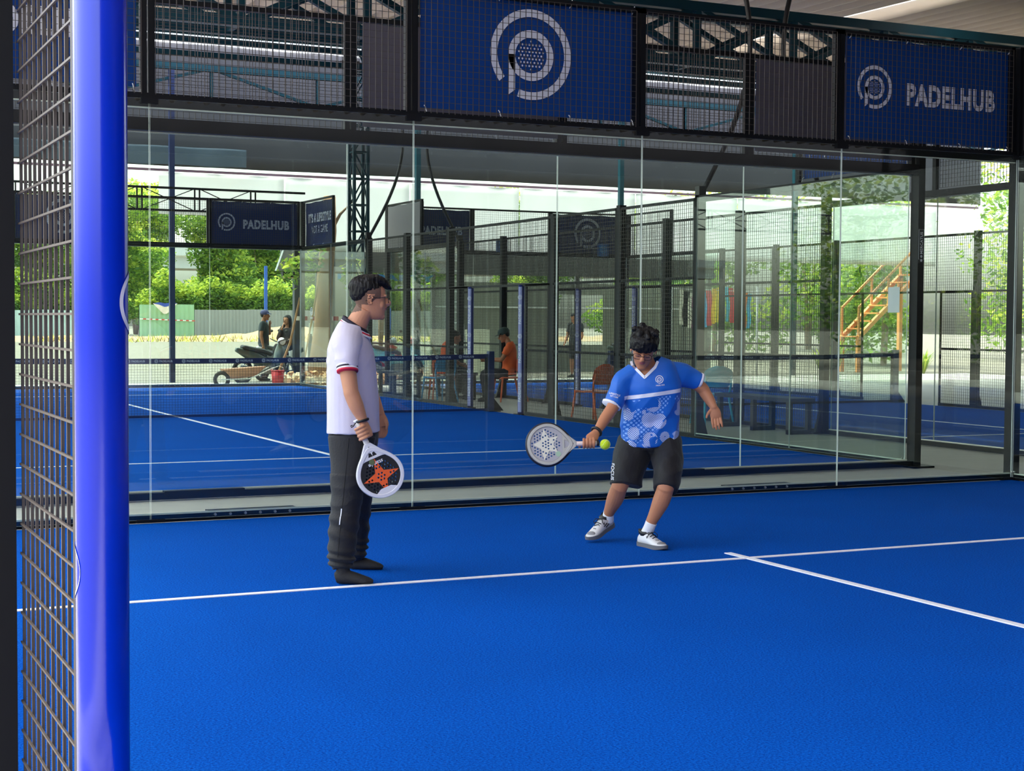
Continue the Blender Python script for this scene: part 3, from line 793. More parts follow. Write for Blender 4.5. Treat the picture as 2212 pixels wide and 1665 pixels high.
def refine(vf, maxlen):
    """subdivide flat faces so that they can follow a curved surface"""
    bm = bmesh.new(); vs_ = [bm.verts.new(v) for v in vf[0]]
    for f in vf[1]:
        try: bm.faces.new([vs_[i] for i in f])
        except ValueError: pass
    bmesh.ops.triangulate(bm, faces=bm.faces[:])
    for _ in range(5):
        ed = [e for e in bm.edges if e.calc_length() > maxlen]
        if not ed: break
        bmesh.ops.subdivide_edges(bm, edges=ed, cuts=1)
        bmesh.ops.triangulate(bm, faces=[f for f in bm.faces if len(f.verts) > 3])
    bm.verts.index_update(); r = ([v.co.copy() for v in bm.verts], [tuple(v.index for v in f.verts) for f in bm.faces]); bm.free()
    return r

def basis(f, up):
    """columns: forward, side (left of forward), up"""
    f = V(f).normalized(); up = V(up); s = up.cross(f).normalized(); u = f.cross(s).normalized()
    return Matrix((f, s, u)).transposed()
HEAD = [  # z, front, back, half width
    (-.004, .062, .020, .014), (.006, .082, .004, .030), (.022, .090, -.018, .043), (.042, .092, -.040, .053), (.062, .094, -.060, .059), (.085, .093, -.074, .064),
    (.112, .089, -.088, .069), (.135, .093, -.096, .073), (.160, .091, -.099, .075), (.185, .078, -.096, .071), (.205, .055, -.082, .059), (.219, .025, -.058, .038), (.225, -.005, -.035, .015)]
def head_into(mb, O, M, neck_to=None, neck_r=.056, nose=1.0, detail=True):
    O = V(O); T = lambda p: O+M @ V(p)
    rings = []
    for z, f, b, w in [tuple(r) for r in crom(HEAD, 3)]:
        c = (f+b)/2; h = (f-b)/2; ring = []
        for k in range(28):
            t = 2*math.pi*k/28; ct, stn = math.cos(t), math.sin(t); e = .88
            ring.append(T((c+h*math.copysign(abs(ct)**e, ct), w*math.copysign(abs(stn)**.92, stn), z)))
        rings.append(ring)
    mb.rings(rings)
    loft(mb, [(.084, 0, .128, .009), (.097, 0, .112, .0115), (.113, 0, .096, .0140), (.112, 0, .088, .0145), (.094, 0, .083, .013)], (0, 1, 0), 12, 3, M=M, o=O)  # nose
    for s in (-1, 1):
        mb.ell(T((.104, .0125*s, .089)), (.009, .0075, .0075), M, 10, 6)          # nostril wing
        mb.ell(T((.062, .036*s, .080)), (.020, .023, .028), M, 12, 8)             # cheek
        mb.ell(T((.084, .032*s, .133)), (.012, .025, .007), M, 12, 6)             # brow ridge
        if detail:                                                                 # ear: rim, lobe and tragus
            for a in range(11):
                t = math.radians(-70+a*28); mb.ell(T((-.006+.015*math.cos(t+1.57)-.004, .0745*s+.010*s*(1 if a < 8 else .6), .108+.026*math.sin(t+1.57))), (.0052, .0055, .0062), M, 8, 5)
            mb.ell(T((-.008, .074*s, .107)), (.012, .006, .022), M, 10, 6)
            mb.ell(T((.000, .077*s, .086)), (.007, .005, .009), M, 8, 5)
        else: mb.ell(T((-.006, .077*s, .106)), (.015, .009, .029), M, 10, 6)
    mb.ell(T((.0950, 0, .0675)), (.0095, .022, .0060), M, 12, 6); mb.ell(T((.0940, 0, .0570)), (.0100, .019, .0068), M, 12, 6)   # lips
    mb.ell(T((.078, 0, .016)), (.016, .030, .020), M, 12, 8)                                                                       # chin
    if neck_to is not None:
        a = T((-.022, 0, .055)); b = V(neck_to); mid = (a+b)/2
        loft(mb, [(*a, neck_r*.95), (*(a*.55+b*.45), neck_r*.98), (*b, neck_r*1.15)], M @ V((0, 1, 0)), 20, 4)
def face_assign(O, M, lips=1, stubble=None):
    O = V(O); Mi = M.inverted()
    def f(c, n):
        q = Mi @ (V(c)-O)
        if lips and q.x > .080 and abs(q.y) < .0215 and ((q.z-.062)/.0095)**2+(q.y/.022)**2 < 1 and q.x > .088: return lips
        if stubble and -.115 < q.x < .055 and .078 < q.z < .26 and q.z > .085+max(q.x, -.02)*.55+.012*math.sin(q.x*60) and abs(q.y) > .018 and not (-.026 < q.x < .018 and q.z < .137 and abs(q.y) > .071): return stubble
        if stubble and q.x < -.05 and q.z > .03+(q.x+.1)*.3 and q.z < .25: return stubble
        return 0
    return f
def glasses(O, M, parent, m_frame, m_lens, square=.6):
    O = V(O); T = lambda p: O+M @ V(p)
    for s in (-1, 1):
        pts = []
        for k in range(24):
            t = 2*math.pi*k/24; ct, stn = math.cos(t), math.sin(t)
            pts.append(T((.1085-.010*((.034+.0245*abs(ct)*(1 if ct > 0 else -1))/.06)**2, s*(.034+.0245*math.copysign(abs(ct)**square, ct)), .113+.0185*math.copysign(abs(stn)**square, stn))))
        MB().tube(pts, .0019, 6, closed=True).build('rim', m_frame, parent, True, local=True)
        mb = MB(); mb.add(pts, [tuple(range(24))]); mb.build('lens', m_lens, parent, local=True)
        MB().tube([T((.100, .0585*s, .121)), T((.070, .073*s, .121)), T((.0, .0795*s, .119)), T((-.022, .080*s, .110)), T((-.034, .077*s, .098))], .0019, 6).build('temple', m_frame, parent, True, local=True)
    MB().tube([T((.110, -.010, .117)), T((.1125, 0, .120)), T((.110, .010, .117))], .0018, 6).build('bridge', m_frame, parent, True, local=True)

M_LENS = glass_mat('spectacle_lens', (.93, .95, .95), 1.0)
M_FRAME = mat('dark_spectacle_frame', srgb(42, 26, 22), .25)
M_HAIR = mat('black_hair', srgb(13, 11, 12), .5, 0, .25, 60, .5, 140, spec=.3, stretch=(1, 1, .25))
M_STUB = mat('shaved_hair_skin', srgb(108, 80, 66), .7, 0, .12, 90)
def skin_mat(name, c): return mat(name, c, .48, 0, .05, 14, .08, 160, spec=.35)
M_SKIN1 = skin_mat('warm_skin', srgb(196, 138, 106)); M_SKIN2 = skin_mat('tan_skin', srgb(190, 128, 94)); M_SKIN3 = skin_mat('brown_skin', srgb(170, 112, 80))
M_LIP = mat('lip', srgb(176, 96, 88), .4)
M_BAND = mat('black_wrist_strap', srgb(20, 20, 24), .5)

def finger(mb, pts, r0=.0088, r1=.0068):
    n = len(pts); loft(mb, [(*p, r0+(r1-r0)*i/(n-1)) for i, p in enumerate(pts)], (0, 1, 0.3), 10, 3)
    mb.ell(pts[-1], (r1, r1, r1), None, 8, 6)

# ---- padel rackets: teardrop frame with a real perforated face
def racket_outline(n=72, k=1.0):
    """unit racket in the plane: tip at y=.455, butt at 0; returns the head outline"""
    pts = []
    for i in range(n):
        t = 2*math.pi*i/n; y = math.sin(t); x = math.cos(t)
        yy = .328+.127*y if y > 0 else .328+.158*y; w = .129 if y > 0 else .129*(1-.50*abs(y)**2.2)
        pts.append((w*x*k, .328+(yy-.328)*k))
    return pts
def racket(parent_label, loc, ax, ay, nrm, colors, design, name='padel_racket'):
    """ax: across, ay: butt to tip, nrm: out of the face seen"""
    root = empty(name, loc, label=parent_label, cat='racket'); Mx = Matrix((V(ax).normalized(), V(ay).normalized(), V(nrm).normalized())).transposed()
    def put(nm, me, m, dz=0.0):
        vv, ff = mesh_vf(me); mb = MB(); mb.add([Mx @ V((v.x, v.y, v.z+dz)) for v in vv], ff); o = mb.build(nm, m, root, local=True); smooth_by_angle(o, 35); return o
    holes = []
    for j in range(-5, 6):
        for i in range(-5, 6):
            x = (i+(.5 if j % 2 else 0))*.0185; y = .340+j*.0172
            if (x/.093)**2+((y-.340)/.088)**2 < 1: holes.append((x, y))
    hl = [circ(x, y, .0055, 12, rev=True) for x, y in holes]
    throat = [(-.028, .222), (.028, .222), (.004, .162), (-.004, .162)]
    face = [p for p in racket_outline(72, .90)]
    put('frame', curve_mesh([racket_outline(), racket_outline(72, .885)[::-1]], .0175, .003), colors['frame'])
    put('face', curve_mesh([racket_outline(72, .895)]+hl, .015), colors['face'])
    put('throat_piece', curve_mesh([[(-.088, .24), (-.060, .205), (-.016, .148), (.016, .148), (.060, .205), (.088, .24), (.05, .232), (-.05, .232)], throat[::-1]], .0155, .002), colors['frame'])
    me_h = MB(); me_h.tube([(0, y, 0) for y in (.012, .03, .08, .13, .152)], [.0165, .0165, .0155, .0155, .017], 12)
    o = MB(); o.add([Mx @ V((p[0], p[1], p[2])) for p in me_h.v], me_h.f); o.build('grip', colors['grip'], root, True, local=True)
    o = MB(); c = MB(); c.tube([(0, 0, 0), (0, .014, 0)], [.019, .018], 12); o.add([Mx @ V(p) for p in c.v], c.f); o.build('butt_cap', colors['butt'], root, True, local=True)
    for nm, loops, m, dz in design:
        ins = []
        for x, y in holes:
            if nm == 'star_print':
                # keep only holes clear of the star's edge
                P = loops[0]; inside = False
                for a in range(len(P)):
                    x1, y1 = P[a]; x2, y2 = P[a-1]
                    if (y1 > y) != (y2 > y) and x < (x2-x1)*(y-y1)/(y2-y1)+x1: inside = not inside
                dmin = min(abs((P[a][0]-P[a-1][0])*(P[a-1][1]-y)-(P[a-1][0]-x)*(P[a][1]-P[a-1][1]))/math.hypot(P[a][0]-P[a-1][0], P[a][1]-P[a-1][1]) for a in range(len(P)))
                if inside and dmin > .0062: ins.append(circ(x, y, .0055, 12, rev=True))
        put(nm, curve_mesh(loops+ins, 0), m, dz)
    return root, Mx, put
def star(cx, cy, R_, r_, n, rot=0, curve=True):
    pts = []
    for i in range(2*n):
        a = rot+math.pi*i/n; rr = R_ if i % 2 == 0 else r_; pts.append((cx+rr*math.cos(a), cy+rr*math.sin(a)))
    return pts

def TP(O, M): return lambda p: V(O)+M @ V(p)
# ------------------------------------------------------------------ outside: trees, fences, viaduct, sheds, clutter
def leaf_mat(name, c, t=.55): return mat(name, c, .6, 0, .3, 1.5, translucent=t)
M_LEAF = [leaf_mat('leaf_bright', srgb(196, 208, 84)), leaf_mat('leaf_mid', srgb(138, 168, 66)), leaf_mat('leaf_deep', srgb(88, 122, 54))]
M_BARK = mat('pale_bark', srgb(150, 128, 104), .9, 0, .25, 4, .6, 20, stretch=(1, 1, .3))
def leaves(mb, blobs, n, size, rnd, dens_edge=True):
    """small folded leaf quads spread over ellipsoid blobs (cx,cy,cz,rx,ry,rz)"""
    tot = sum(b[3]*b[4]*b[5] for b in blobs)
    for b in blobs:
        k = max(20, int(n*b[3]*b[4]*b[5]/tot))
        for _ in range(k):
            d = V((rnd.gauss(0, 1), rnd.gauss(0, 1), rnd.gauss(0, 1))).normalized(); q = rnd.random()**.33
            c = V((b[0]+d.x*b[3]*q, b[1]+d.y*b[4]*q, b[2]+d.z*b[5]*q)); s = size*rnd.uniform(.6, 1.3)
            a = V((rnd.gauss(0, 1), rnd.gauss(0, 1), rnd.gauss(0, .6))).normalized(); e = a.orthogonal().normalized()
            e = (Matrix.Rotation(rnd.uniform(0, 6.28), 3, a) @ e)
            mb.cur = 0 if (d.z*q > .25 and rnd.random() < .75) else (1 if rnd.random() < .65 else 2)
            mb.add([c-a*s, c+e*s*.45, c+a*s, c-e*s*.45], [(0, 1, 2, 3)])
    mb.cur = 0
def tree(x, y, h, crown, n, size, label, group='trees beyond the gravel lot', seed=1, trunks=1, spread=.35, r=.09, z0=None, group_on=True):
    rnd = random.Random(seed); z0 = gz(x, y) if z0 is None else z0
    root = empty('tree', (x, y, z0), label=label, cat='tree', group=group)
    for k in range(trunks):
        a = 6.28*k/max(trunks, 1)+rnd.random(); s = spread*(0 if trunks == 1 else 1)
        pts = [(x+.1*s*math.cos(a), y+.1*s*math.sin(a), z0-.05), (x+.5*s*math.cos(a), y+.5*s*math.sin(a), z0+h*.3), (x+1.2*s*math.cos(a), y+s*math.sin(a), z0+h*.6), (x+1.6*s*math.cos(a)+rnd.uniform(-.2, .2), y+1.3*s*math.sin(a), z0+h*.9)]
        MB().tube(pts, [r, r*.8, r*.55, r*.25], 7).build('trunk', M_BARK, root, True)
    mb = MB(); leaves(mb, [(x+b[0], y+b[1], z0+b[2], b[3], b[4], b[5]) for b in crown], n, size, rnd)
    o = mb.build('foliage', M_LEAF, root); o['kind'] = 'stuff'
    return root
def crown(w, z0, z1, seed, k=7):
    rnd = random.Random(seed); out = []
    for i in range(k):
        z = z0+(z1-z0)*(i+.5)/k; out.append((rnd.uniform(-.5, .5)*w, rnd.uniform(-.4, .4)*w, z, w*rnd.uniform(.55, .9), w*rnd.uniform(.45, .7), (z1-z0)/k*rnd.uniform(1.1, 1.6)))
    return out
T_ = [  # x, y, h, w, zlow, zhigh, label
    (9.6, 56, 5.4, 1.9, 1.2, 5.6, 'bushy yellow green tree at the left behind the foreground mesh'),
    (13.2, 58, 6.0, 2.3, .8, 6.2, 'tall dense tree behind the left part of the green sheet fence'),
    (17.0, 57, 5.9, 1.9, 1.4, 6.1, 'tall leafy tree behind the right part of the green sheet fence'),
    (20.0, 60, 4.6, 1.7, .8, 4.6, 'lower bush right of the thin blue column'),
    (23.0, 59, 4.0, 2.0, .4, 4.0, 'broad round bush behind the grey fence'),
    (26.0, 58, 4.2, 1.8, .5, 4.2, 'bush behind the standing man in the cap'),
    (29.5, 60, 4.8, 2.0, .5, 5.0, 'bush behind the seated woman'),
    (15.2, 63, 6.2, 2.2, 1.2, 6.6, 'tree top showing behind the thin blue column'),
    (5.0, 55, 5.0, 2.2, .6, 4.6, 'tree at the far left outside the mesh'),
    (33, 58, 6.5, 2.6, .6, 6.6, 'dense tree behind the lattice tower'), (38, 55, 6.5, 2.8, .6, 6.0, 'dense tree behind the white ladder')]
for i, (x, y, h, w, zl, zh, lab) in enumerate(T_):
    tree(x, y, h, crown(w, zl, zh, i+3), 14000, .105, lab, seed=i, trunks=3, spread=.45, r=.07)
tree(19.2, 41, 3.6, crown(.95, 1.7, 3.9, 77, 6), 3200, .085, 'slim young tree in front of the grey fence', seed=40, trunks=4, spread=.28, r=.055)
# large trunk just outside the far right corner, propped with a bamboo stick
rt = empty('tree', (11.25, 23.6, -.05), label='thick bare trunk with broad leaves beside the slogan banner', cat='tree', group='trees by the shed')
MB().tube([(11.05, 23.6, -.1), (11.2, 23.6, 1.2), (11.25, 23.6, 2.4), (11.35, 23.6, 3.5), (11.40, 23.7, 4.3)], [.26, .21, .19, .18, .14], 12).build('trunk', mat('thick_bark', srgb(176, 138, 104), .9, 0, .25, 3, .8, 14, stretch=(1, 1, .35)), rt, True)
for k, (a, b) in enumerate((((11.3, 23.6, 3.1), (10.9, 23.5, 3.9)), ((11.35, 23.6, 3.4), (11.9, 23.5, 4.2)), ((11.3, 23.6, 2.6), (10.8, 23.4, 3.0)))): MB().tube([a, ((a[0]+b[0])/2, a[1], (a[2]+b[2])/2+.1), b], [.05, .035, .015], 6).build('branch', M_BARK, rt, True)
mb = MB(); leaves(mb, [(10.75, 23.4, 2.75, .42, .3, .32), (11.0, 23.3, 3.2, .3, .3, .3), (11.85, 23.4, 2.5, .28, .3, .5), (10.4, 23.5, 2.5, .3, .3, .4)], 420, .085, random.Random(5)); o = mb.build('foliage', M_LEAF, rt); o['kind'] = 'stuff'
tag(MB().tube([(10.45, 23.0, -.03), (10.75, 23.1, 1.3), (11.03, 23.3, 2.5)], .022, 7).build('bamboo_stick', mat('bamboo', srgb(206, 168, 112), .6, 0, .2, 6)), 'slanting bamboo stick propped against the thick trunk', 'stick')
tag(MB().tube([(9.95, 23.3, 0.0), (10.35, 23.4, .9), (10.62, 23.5, 1.95)], [.03, .028, .024], 7).build('wooden_pole', mat('weathered_pole', srgb(176, 132, 92), .8, 0, .25, 8)), 'rough wooden pole leaning across the parked motorbike', 'pole')
# trees to the right and to the open left side (also mirrored in the glass)
for i, (x, y, h, w, lab) in enumerate(((36, 24, 6.5, 2.4, 'tree outside the shed at the far right, nearer one'), (42, 33, 7, 2.8, 'tree outside the shed at the far right, farther one'), (30, 36, 5.6, 2.2, 'tree behind the coloured hanging cloth'), (33.5, 31, 5.2, 2.0, 'tree right of the orange stair'), (37, 40, 6, 2.4, 'tree far behind the orange stair'),
                                      (-13, 8, 6, 2.6, 'tree outside the open left side, level with the nearest court'), (-15, 19, 6.5, 2.8, 'tree outside the open left side, level with the middle court'), (-12, 31, 6, 2.6, 'tree outside the open left side, past the far glass'))):
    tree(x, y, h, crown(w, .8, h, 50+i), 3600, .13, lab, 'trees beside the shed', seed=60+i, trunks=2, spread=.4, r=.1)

# sheet-metal fences
M_GREEN = mat('faded_green_sheet', srgb(150, 190, 150), .5, 0, .15, 2, .2, 6, stretch=(3, 1, .5)); M_GREYF = mat('weathered_grey_sheet', srgb(160, 158, 150), .6, 0, .15, 1.5, stretch=(3, 1, .5)); M_PALEF = mat('pale_mint_sheet', srgb(196, 212, 204), .6, 0, .1, 2)
def sheet_fence(x0, x1, y, zt, m, label, w=.9, tilt=0.0):
    root = empty('sheet_fence', ((x0+x1)/2, y, 0), label=label, cat='fence'); n = max(1, int(round((x1-x0)/w))); st = (x1-x0)/n; proto = None
    for i in range(n):
        xa = x0+i*st; zb = gz(xa, y)-.1; mb = MB(); vv = []; k = 12
        for z in (zb, zt+R.uniform(-.02, .02)):
            for j in range(k+1): vv.append((xa+st*j/k, y+.018*math.cos(j*math.pi)+R.uniform(0, .004), z+tilt*(xa+st*j/k-x0)))
        vv += [(a, b+.01, c) for a, b, c in vv]; m2 = k+1
        mb.add(vv, [(j, j+1, m2+j+1, m2+j) for j in range(k)]+[(2*m2+j, 3*m2+j, 3*m2+j+1, 2*m2+j+1) for j in range(k)]+[(m2+j, m2+j+1, 3*m2+j+1, 3*m2+j) for j in range(k)]); mb.build('metal_sheet', m, root)
    for i in range(n+1): MB().box((x0+i*st-.02, y+.03, gz(x0, y)-.1), (x0+i*st+.02, y+.07, zt-.1)).build('fence_stake', M_STEEL, root)
    return root
sheet_fence(12.6, 14.75, 50, 1.98, M_GREEN, 'faded green corrugated sheet fence with a striped tape across')
sheet_fence(14.9, 32, 52.5, 1.82, M_GREYF, 'long weathered grey sheet fence beyond the lot')
sheet_fence(2, 12.4, 52.5, 1.75, M_PALEF, 'pale mint sheet fence at the left of the lot')
root = empty('striped_tape', (13.6, 49.9, 1.4), label='red and white striped tape strung across the green fence', cat='tape')
for i in range(18): MB().box((12.6+i*.12, 49.93, 1.40-i*.004), (12.72+i*.12, 49.94, 1.44-i*.004)).build('tape_band', mat('tape_red' if i % 2 else 'tape_white', srgb(214, 60, 60) if i % 2 else srgb(240, 240, 240), .5), root)
# cloth thrown over the fence
mb = MB(); vv = []
for j in range(7):
    for i in range(13):
        t = i/12; w = math.sin(math.pi*t); vv.append((13.1+.95*t, 49.9-.05*math.sin(t*9), 2.03-.42*(j/6)*w-.02*math.cos(t*12)+.02))
mb.add(vv, [(j*13+i, j*13+i+1, (j+1)*13+i+1, (j+1)*13+i) for j in range(6) for i in range(12)])
for p_i in range(len(mb.f)): mb.mi[p_i] = 0 if p_i//12 > 1 else 1
tag(mb.build('draped_sack', [mat('printed_sack', srgb(232, 220, 206), .8, 0, .25, 10), mat('blue_sack_edge', srgb(60, 82, 170), .8)], None, True), 'pale printed sack draped over the top of the green fence', 'sack')
# berm of dry earth and brush below the fences
mb = MB(); n = 90; vv = []
for i in range(n+1):
    x = 4+28*i/n; h = .16+.14*abs(noise.noise((x*.8, 2, 0)))+(.42*math.exp(-((x-18.0)/1.5)**2))
    for dy, k in ((-1.4, 0), (-.5, .75), (0, 1), (.7, .6), (1.5, 0)): vv.append((x, 47.5+dy+.2*noise.noise((x, dy, 1)), gz(x, 47.5+dy)-.02+h*k))
mb.add(vv, [(i*5+j, i*5+j+1, (i+1)*5+j+1, (i+1)*5+j) for i in range(n) for j in range(4)]); tag(mb.build('earth_berm', M_DIRT, None, True), 'low ridge of dry earth along the fences', 'earth bank', kind='structure')
mb = MB(); rnd = random.Random(9)
for _ in range(1500):
    x = rnd.uniform(8, 26); y = 46.6+rnd.gauss(0, .5); h = rnd.uniform(.08, .30); a = rnd.uniform(0, 6.28); z = gz(x, y); mb.cur = 0 if rnd.random() < .6 else 1
    mb.add([(x-.02, y, z), (x+.02, y, z), (x+.15*math.cos(a), y+.15*math.sin(a), z+h)], [(0, 1, 2)])
o = mb.build('dry_grass', [mat('straw_grass', srgb(160, 142, 92), .9), M_LEAF[0]]); tag(o, 'dry straw coloured grass along the gravel edge', 'grass', kind='stuff')
# viaduct beyond
vd = empty('viaduct', (20, 115, 0), label='pale concrete road viaduct far behind the trees', cat='bridge')
MB().box((-60, 112, 5.4), (70, 118, 6.5)).build('deck', mat('pale_concrete', srgb(206, 202, 194), .8, 0, .08, .4), vd); MB().box((-60, 111.6, 6.4), (70, 111.9, 7.1)).build('parapet', mat('pale_concrete2', srgb(220, 216, 208), .8), vd)
for x in (-30, -6, 18, 42): MB().box((x, 113, 0), (x+2, 117, 5.4)).build('pier', MATS['pale_concrete'], vd)
for i, (x, y, h) in enumerate(((23.2, 50.6, 3.4), (17.9, 50.8, 3.6))): tag(MB().box((x-.055, y-.055, gz(x, y)-.1), (x+.055, y+.055, h)).build('blue_pole', mat('bright_blue_pole', srgb(50, 92, 176), .4)), ['blue pole behind the head of the standing man', 'blue pole behind the slim young tree'][i], 'pole')
# dark post with a shop lamp near the far corner
lp = empty('lamp_post', (11.05, 25.0, 0), label='dark square post with a black hooded lamp at the far corner', cat='lamp post')
MB().box((10.95, 24.95, -.05), (11.15, 25.12, 3.1)).build('post', mat('charcoal_post', srgb(66, 68, 74), .6), lp); MB().box((10.65, 24.9, 2.45), (11.0, 25.1, 2.58)).build('lamp_hood', M_STEEL, lp); MB().box((10.7, 24.92, 2.43), (10.95, 25.08, 2.45)).build('lamp_lens', mat('warm_lens', srgb(240, 200, 130), .4), lp)
mb = MB(); mb.add([(10.5, 24.95, 2.6), (11.05, 24.95, 2.6), (11.05, 24.95, 3.5), (10.8, 24.95, 3.4), (10.5, 25.1, 2.6), (11.05, 25.1, 2.6), (11.05, 25.1, 3.5), (10.8, 25.1, 3.4)], [(0, 1, 2, 3), (7, 6, 5, 4), (0, 4, 5, 1), (1, 5, 6, 2), (2, 6, 7, 3), (3, 7, 4, 0)]); mb.build('side_board', mat('grey_board', srgb(150, 152, 152), .6), lp)

# teal lattice tower in the lane
def lattice_tower(x, y, w, h, label):
    root = empty('lattice_tower', (x, y, 0), label=label, cat='column'); q = w/2
    for sx in (-q, q):
        for sy in (-q, q): MB().box((x+sx-.03, y+sy-.03, -.012), (x+sx+.03, y+sy+.03, h)).build('corner_leg', M_TEAL, root)
    st = .55; n = int(h/st)
    for i in range(n):
        z = i*st
        for a, b in (((-q, -q), (q, -q)), ((-q, q), (q, q)), ((-q, -q), (-q, q)), ((q, -q), (q, q))):
            p, r_ = ((a, b) if i % 2 else (b, a))
            MB().bar((x+p[0], y+p[1], z), (x+r_[0], y+r_[1], z+st), .028).build('diagonal_brace', M_TEAL, root)
            MB().bar((x+a[0], y+a[1], z), (x+b[0], y+b[1], z), .03).build('cross_brace', M_TEAL, root)
    return root
lattice_tower(10.78, 20.0, .30, 7.4, 'teal lattice tower right of the slogan banner'); lattice_tower(25.6, 12.3, .4, 6.2, 'teal lattice tower behind the corner glass at the right')
gd = empty('lattice_girder', (4, 24.0, 3.9), label='slim black lattice girder behind the small lettered banner', cat='girder')
for z in (3.88, 4.14, 4.38): MB().bar((-6, 24.0, z), (10.9, 24.0, z), .05 if z != 4.14 else .022).build('chord', M_STEEL, gd)
for i in range(13):
    x = -6+i*1.3
    for dx in (0, .11): MB().bar((x+dx, 24, 3.88), (x+dx, 24, 4.38), .032).build('upright', M_STEEL, gd)
    if i < 12:
        MB().bar((x+.11, 24, 3.88), (x+1.3, 24, 4.38), .02).build('diagonal_brace', M_STEEL, gd); MB().bar((x+.11, 24, 4.38), (x+1.3, 24, 3.88), .02).build('diagonal_brace', M_STEEL, gd)

# shed wall behind the narrow court
M_SHED = mat('grey_ribbed_sheet', srgb(134, 136, 126), .6, 0, .12, 1.5, stretch=(4, 1, .4)); M_FASC = mat('charcoal_fascia', srgb(74, 74, 72), .7, 0, .1, 1)
sw = empty('shed_facade', (22, 29, 0), label='grey ribbed metal shed facade behind the narrow court', cat='shed')
for i in range(10):
    x = 16.2+i*.9
    if i in (4, 5): segs = [(0, .75), (2.25, 2.52)]
    else: segs = [(0, 2.52)]
    for za, zb in segs:
        mb = MB(); k = 10; vv = []
        for z in (za-.05, zb):
            for j in range(k+1): vv.append((x+.9*j/k, 29+(.03 if j % 2 else 0), z))
        vv += [(a, b+.02, c) for a, b, c in vv]; m2 = k+1
        mb.add(vv, [(j, j+1, m2+j+1, m2+j) for j in range(k)]+[(2*m2+j, 3*m2+j, 3*m2+j+1, 2*m2+j+1) for j in range(k)]); mb.build('metal_sheet', M_SHED, sw)
MB().box((11.8, 28.8, 2.72), (25.3, 28.9, 3.55)).build('fascia', M_FASC, sw)
for x in (16.2, 20.7, 25.2): MB().box((x-.06, 28.9, -.05), (x+.06, 29, 2.8)).build('stanchion', M_FASC, sw)
MB().box((16.2, 28.93, 1.80), (25.2, 28.97, 1.84)).build('girt', M_WHITE, sw)
# lettered glass screen
sg = empty('lettered_screen', (13.4, 25.6, 0), label='glass screen with blue and white slogan lettering beside the head of the polo player', cat='sign')
MB().box((11.75, 25.6, .0), (12.9, 25.62, 2.75)).build('board', mat('pale_board', srgb(186, 184, 172), .6), sg); MB().box((12.95, 25.6, .3), (15.5, 25.62, 2.75)).build('pane', M_GLASS, sg)
for x in (11.72, 12.92, 15.5): MB().box((x-.025, 25.58, -.05), (x+.025, 25.66, 2.8)).build('mullion', M_STEEL, sg)
pb, pw_ = MB(), MB()
place_vf(pb, fit_text("IT'S PARTY", 2.6, .17, .05), (13.55, 25.585, 2.50), (1, 0, 0), (0, 0, 1)); place_vf(pw_, fit_text('NOT A GAME', 2.3, .17, .05), (13.6, 25.585, 2.25), (1, 0, 0), (0, 0, 1))
pb.build('blue_lettering', mat('sky_blue_print', srgb(40, 140, 205), .5), sg); pw_.build('white_lettering', M_PRINT, sg)
# small square signs
for i, (x, y, z, lab) in enumerate(((14.8, 21.47, 3.02, 'small bright blue square sign on the narrow court end mesh'), (17.45, 21.47, 2.98, 'small bright blue square sign over the far round mark'))):
    s_ = empty('square_sign', (x, y, z), label=lab, cat='sign'); MB().box((x-.14, y, z), (x+.14, y+.012, z+.3)).build('plate', mat('signal_blue', srgb(14, 96, 160), .5), s_)
    mp_ = MB(); place_vf(mp_, logo_vf(.09, False), (x, y-.003, z+.16), (1, 0, 0), (0, 0, 1)); mp_.build('printed_mark', mat('light_blue_print', srgb(90, 170, 214), .5), s_)
# ladder and cabinet behind the lane
ld = empty('ladder', (14.3, 23.0, 0), label='white metal ladder leaning behind the lane', cat='ladder')
for dx in (0, .30): MB().bar((14.25+dx, 22.8, 0), (14.32+dx*.8, 23.5, 3.1), .035).build('rail', M_WHITE, ld)
for i in range(12):
    t = (i+.6)/12.5; MB().bar((14.25+.07*t, 22.8+.7*t, 3.1*t), (14.25+.07*t+.30-.06*t, 22.8+.7*t, 3.1*t), .026).build('rung', M_WHITE, ld)
cb = empty('cabinet', (15.35, 24.0, 0), label='white storage cabinet seen between the gate posts', cat='cabinet')
M_CAB = mat('cream_cabinet', srgb(226, 224, 204), .5)
MB().box((15.1, 23.9, 0), (15.62, 24.3, 1.22)).build('body', M_CAB, cb); MB().box((15.13, 23.885, .05), (15.35, 23.9, 1.17)).build('door', M_CAB, cb); MB().box((15.37, 23.885, .05), (15.59, 23.9, 1.17)).build('door', M_CAB, cb)
b2 = empty('site_box', (11.4, 24.6, 0), label='white electrical box under a striped board by the thick trunk', cat='box')
MB().box((11.25, 24.5, 1.05), (11.75, 24.8, 1.36)).build('casing', M_CAB, b2); MB().box((11.42, 24.49, 1.2), (11.52, 24.5, 1.26)).build('vent', M_STEEL, b2); MB().box((11.2, 24.55, 0), (11.26, 24.7, 1.1)).build('leg', M_STEEL, b2); MB().box((11.7, 24.55, 0), (11.76, 24.7, 1.1)).build('leg', M_STEEL, b2)
for i in range(9): MB().box((10.85+i*.13, 24.46, 1.42), (10.98+i*.13, 24.49, 1.52)).build('striped_board', mat('stripe_red' if i % 2 else 'stripe_white', srgb(170, 54, 60) if i % 2 else srgb(236, 232, 226), .5), b2)

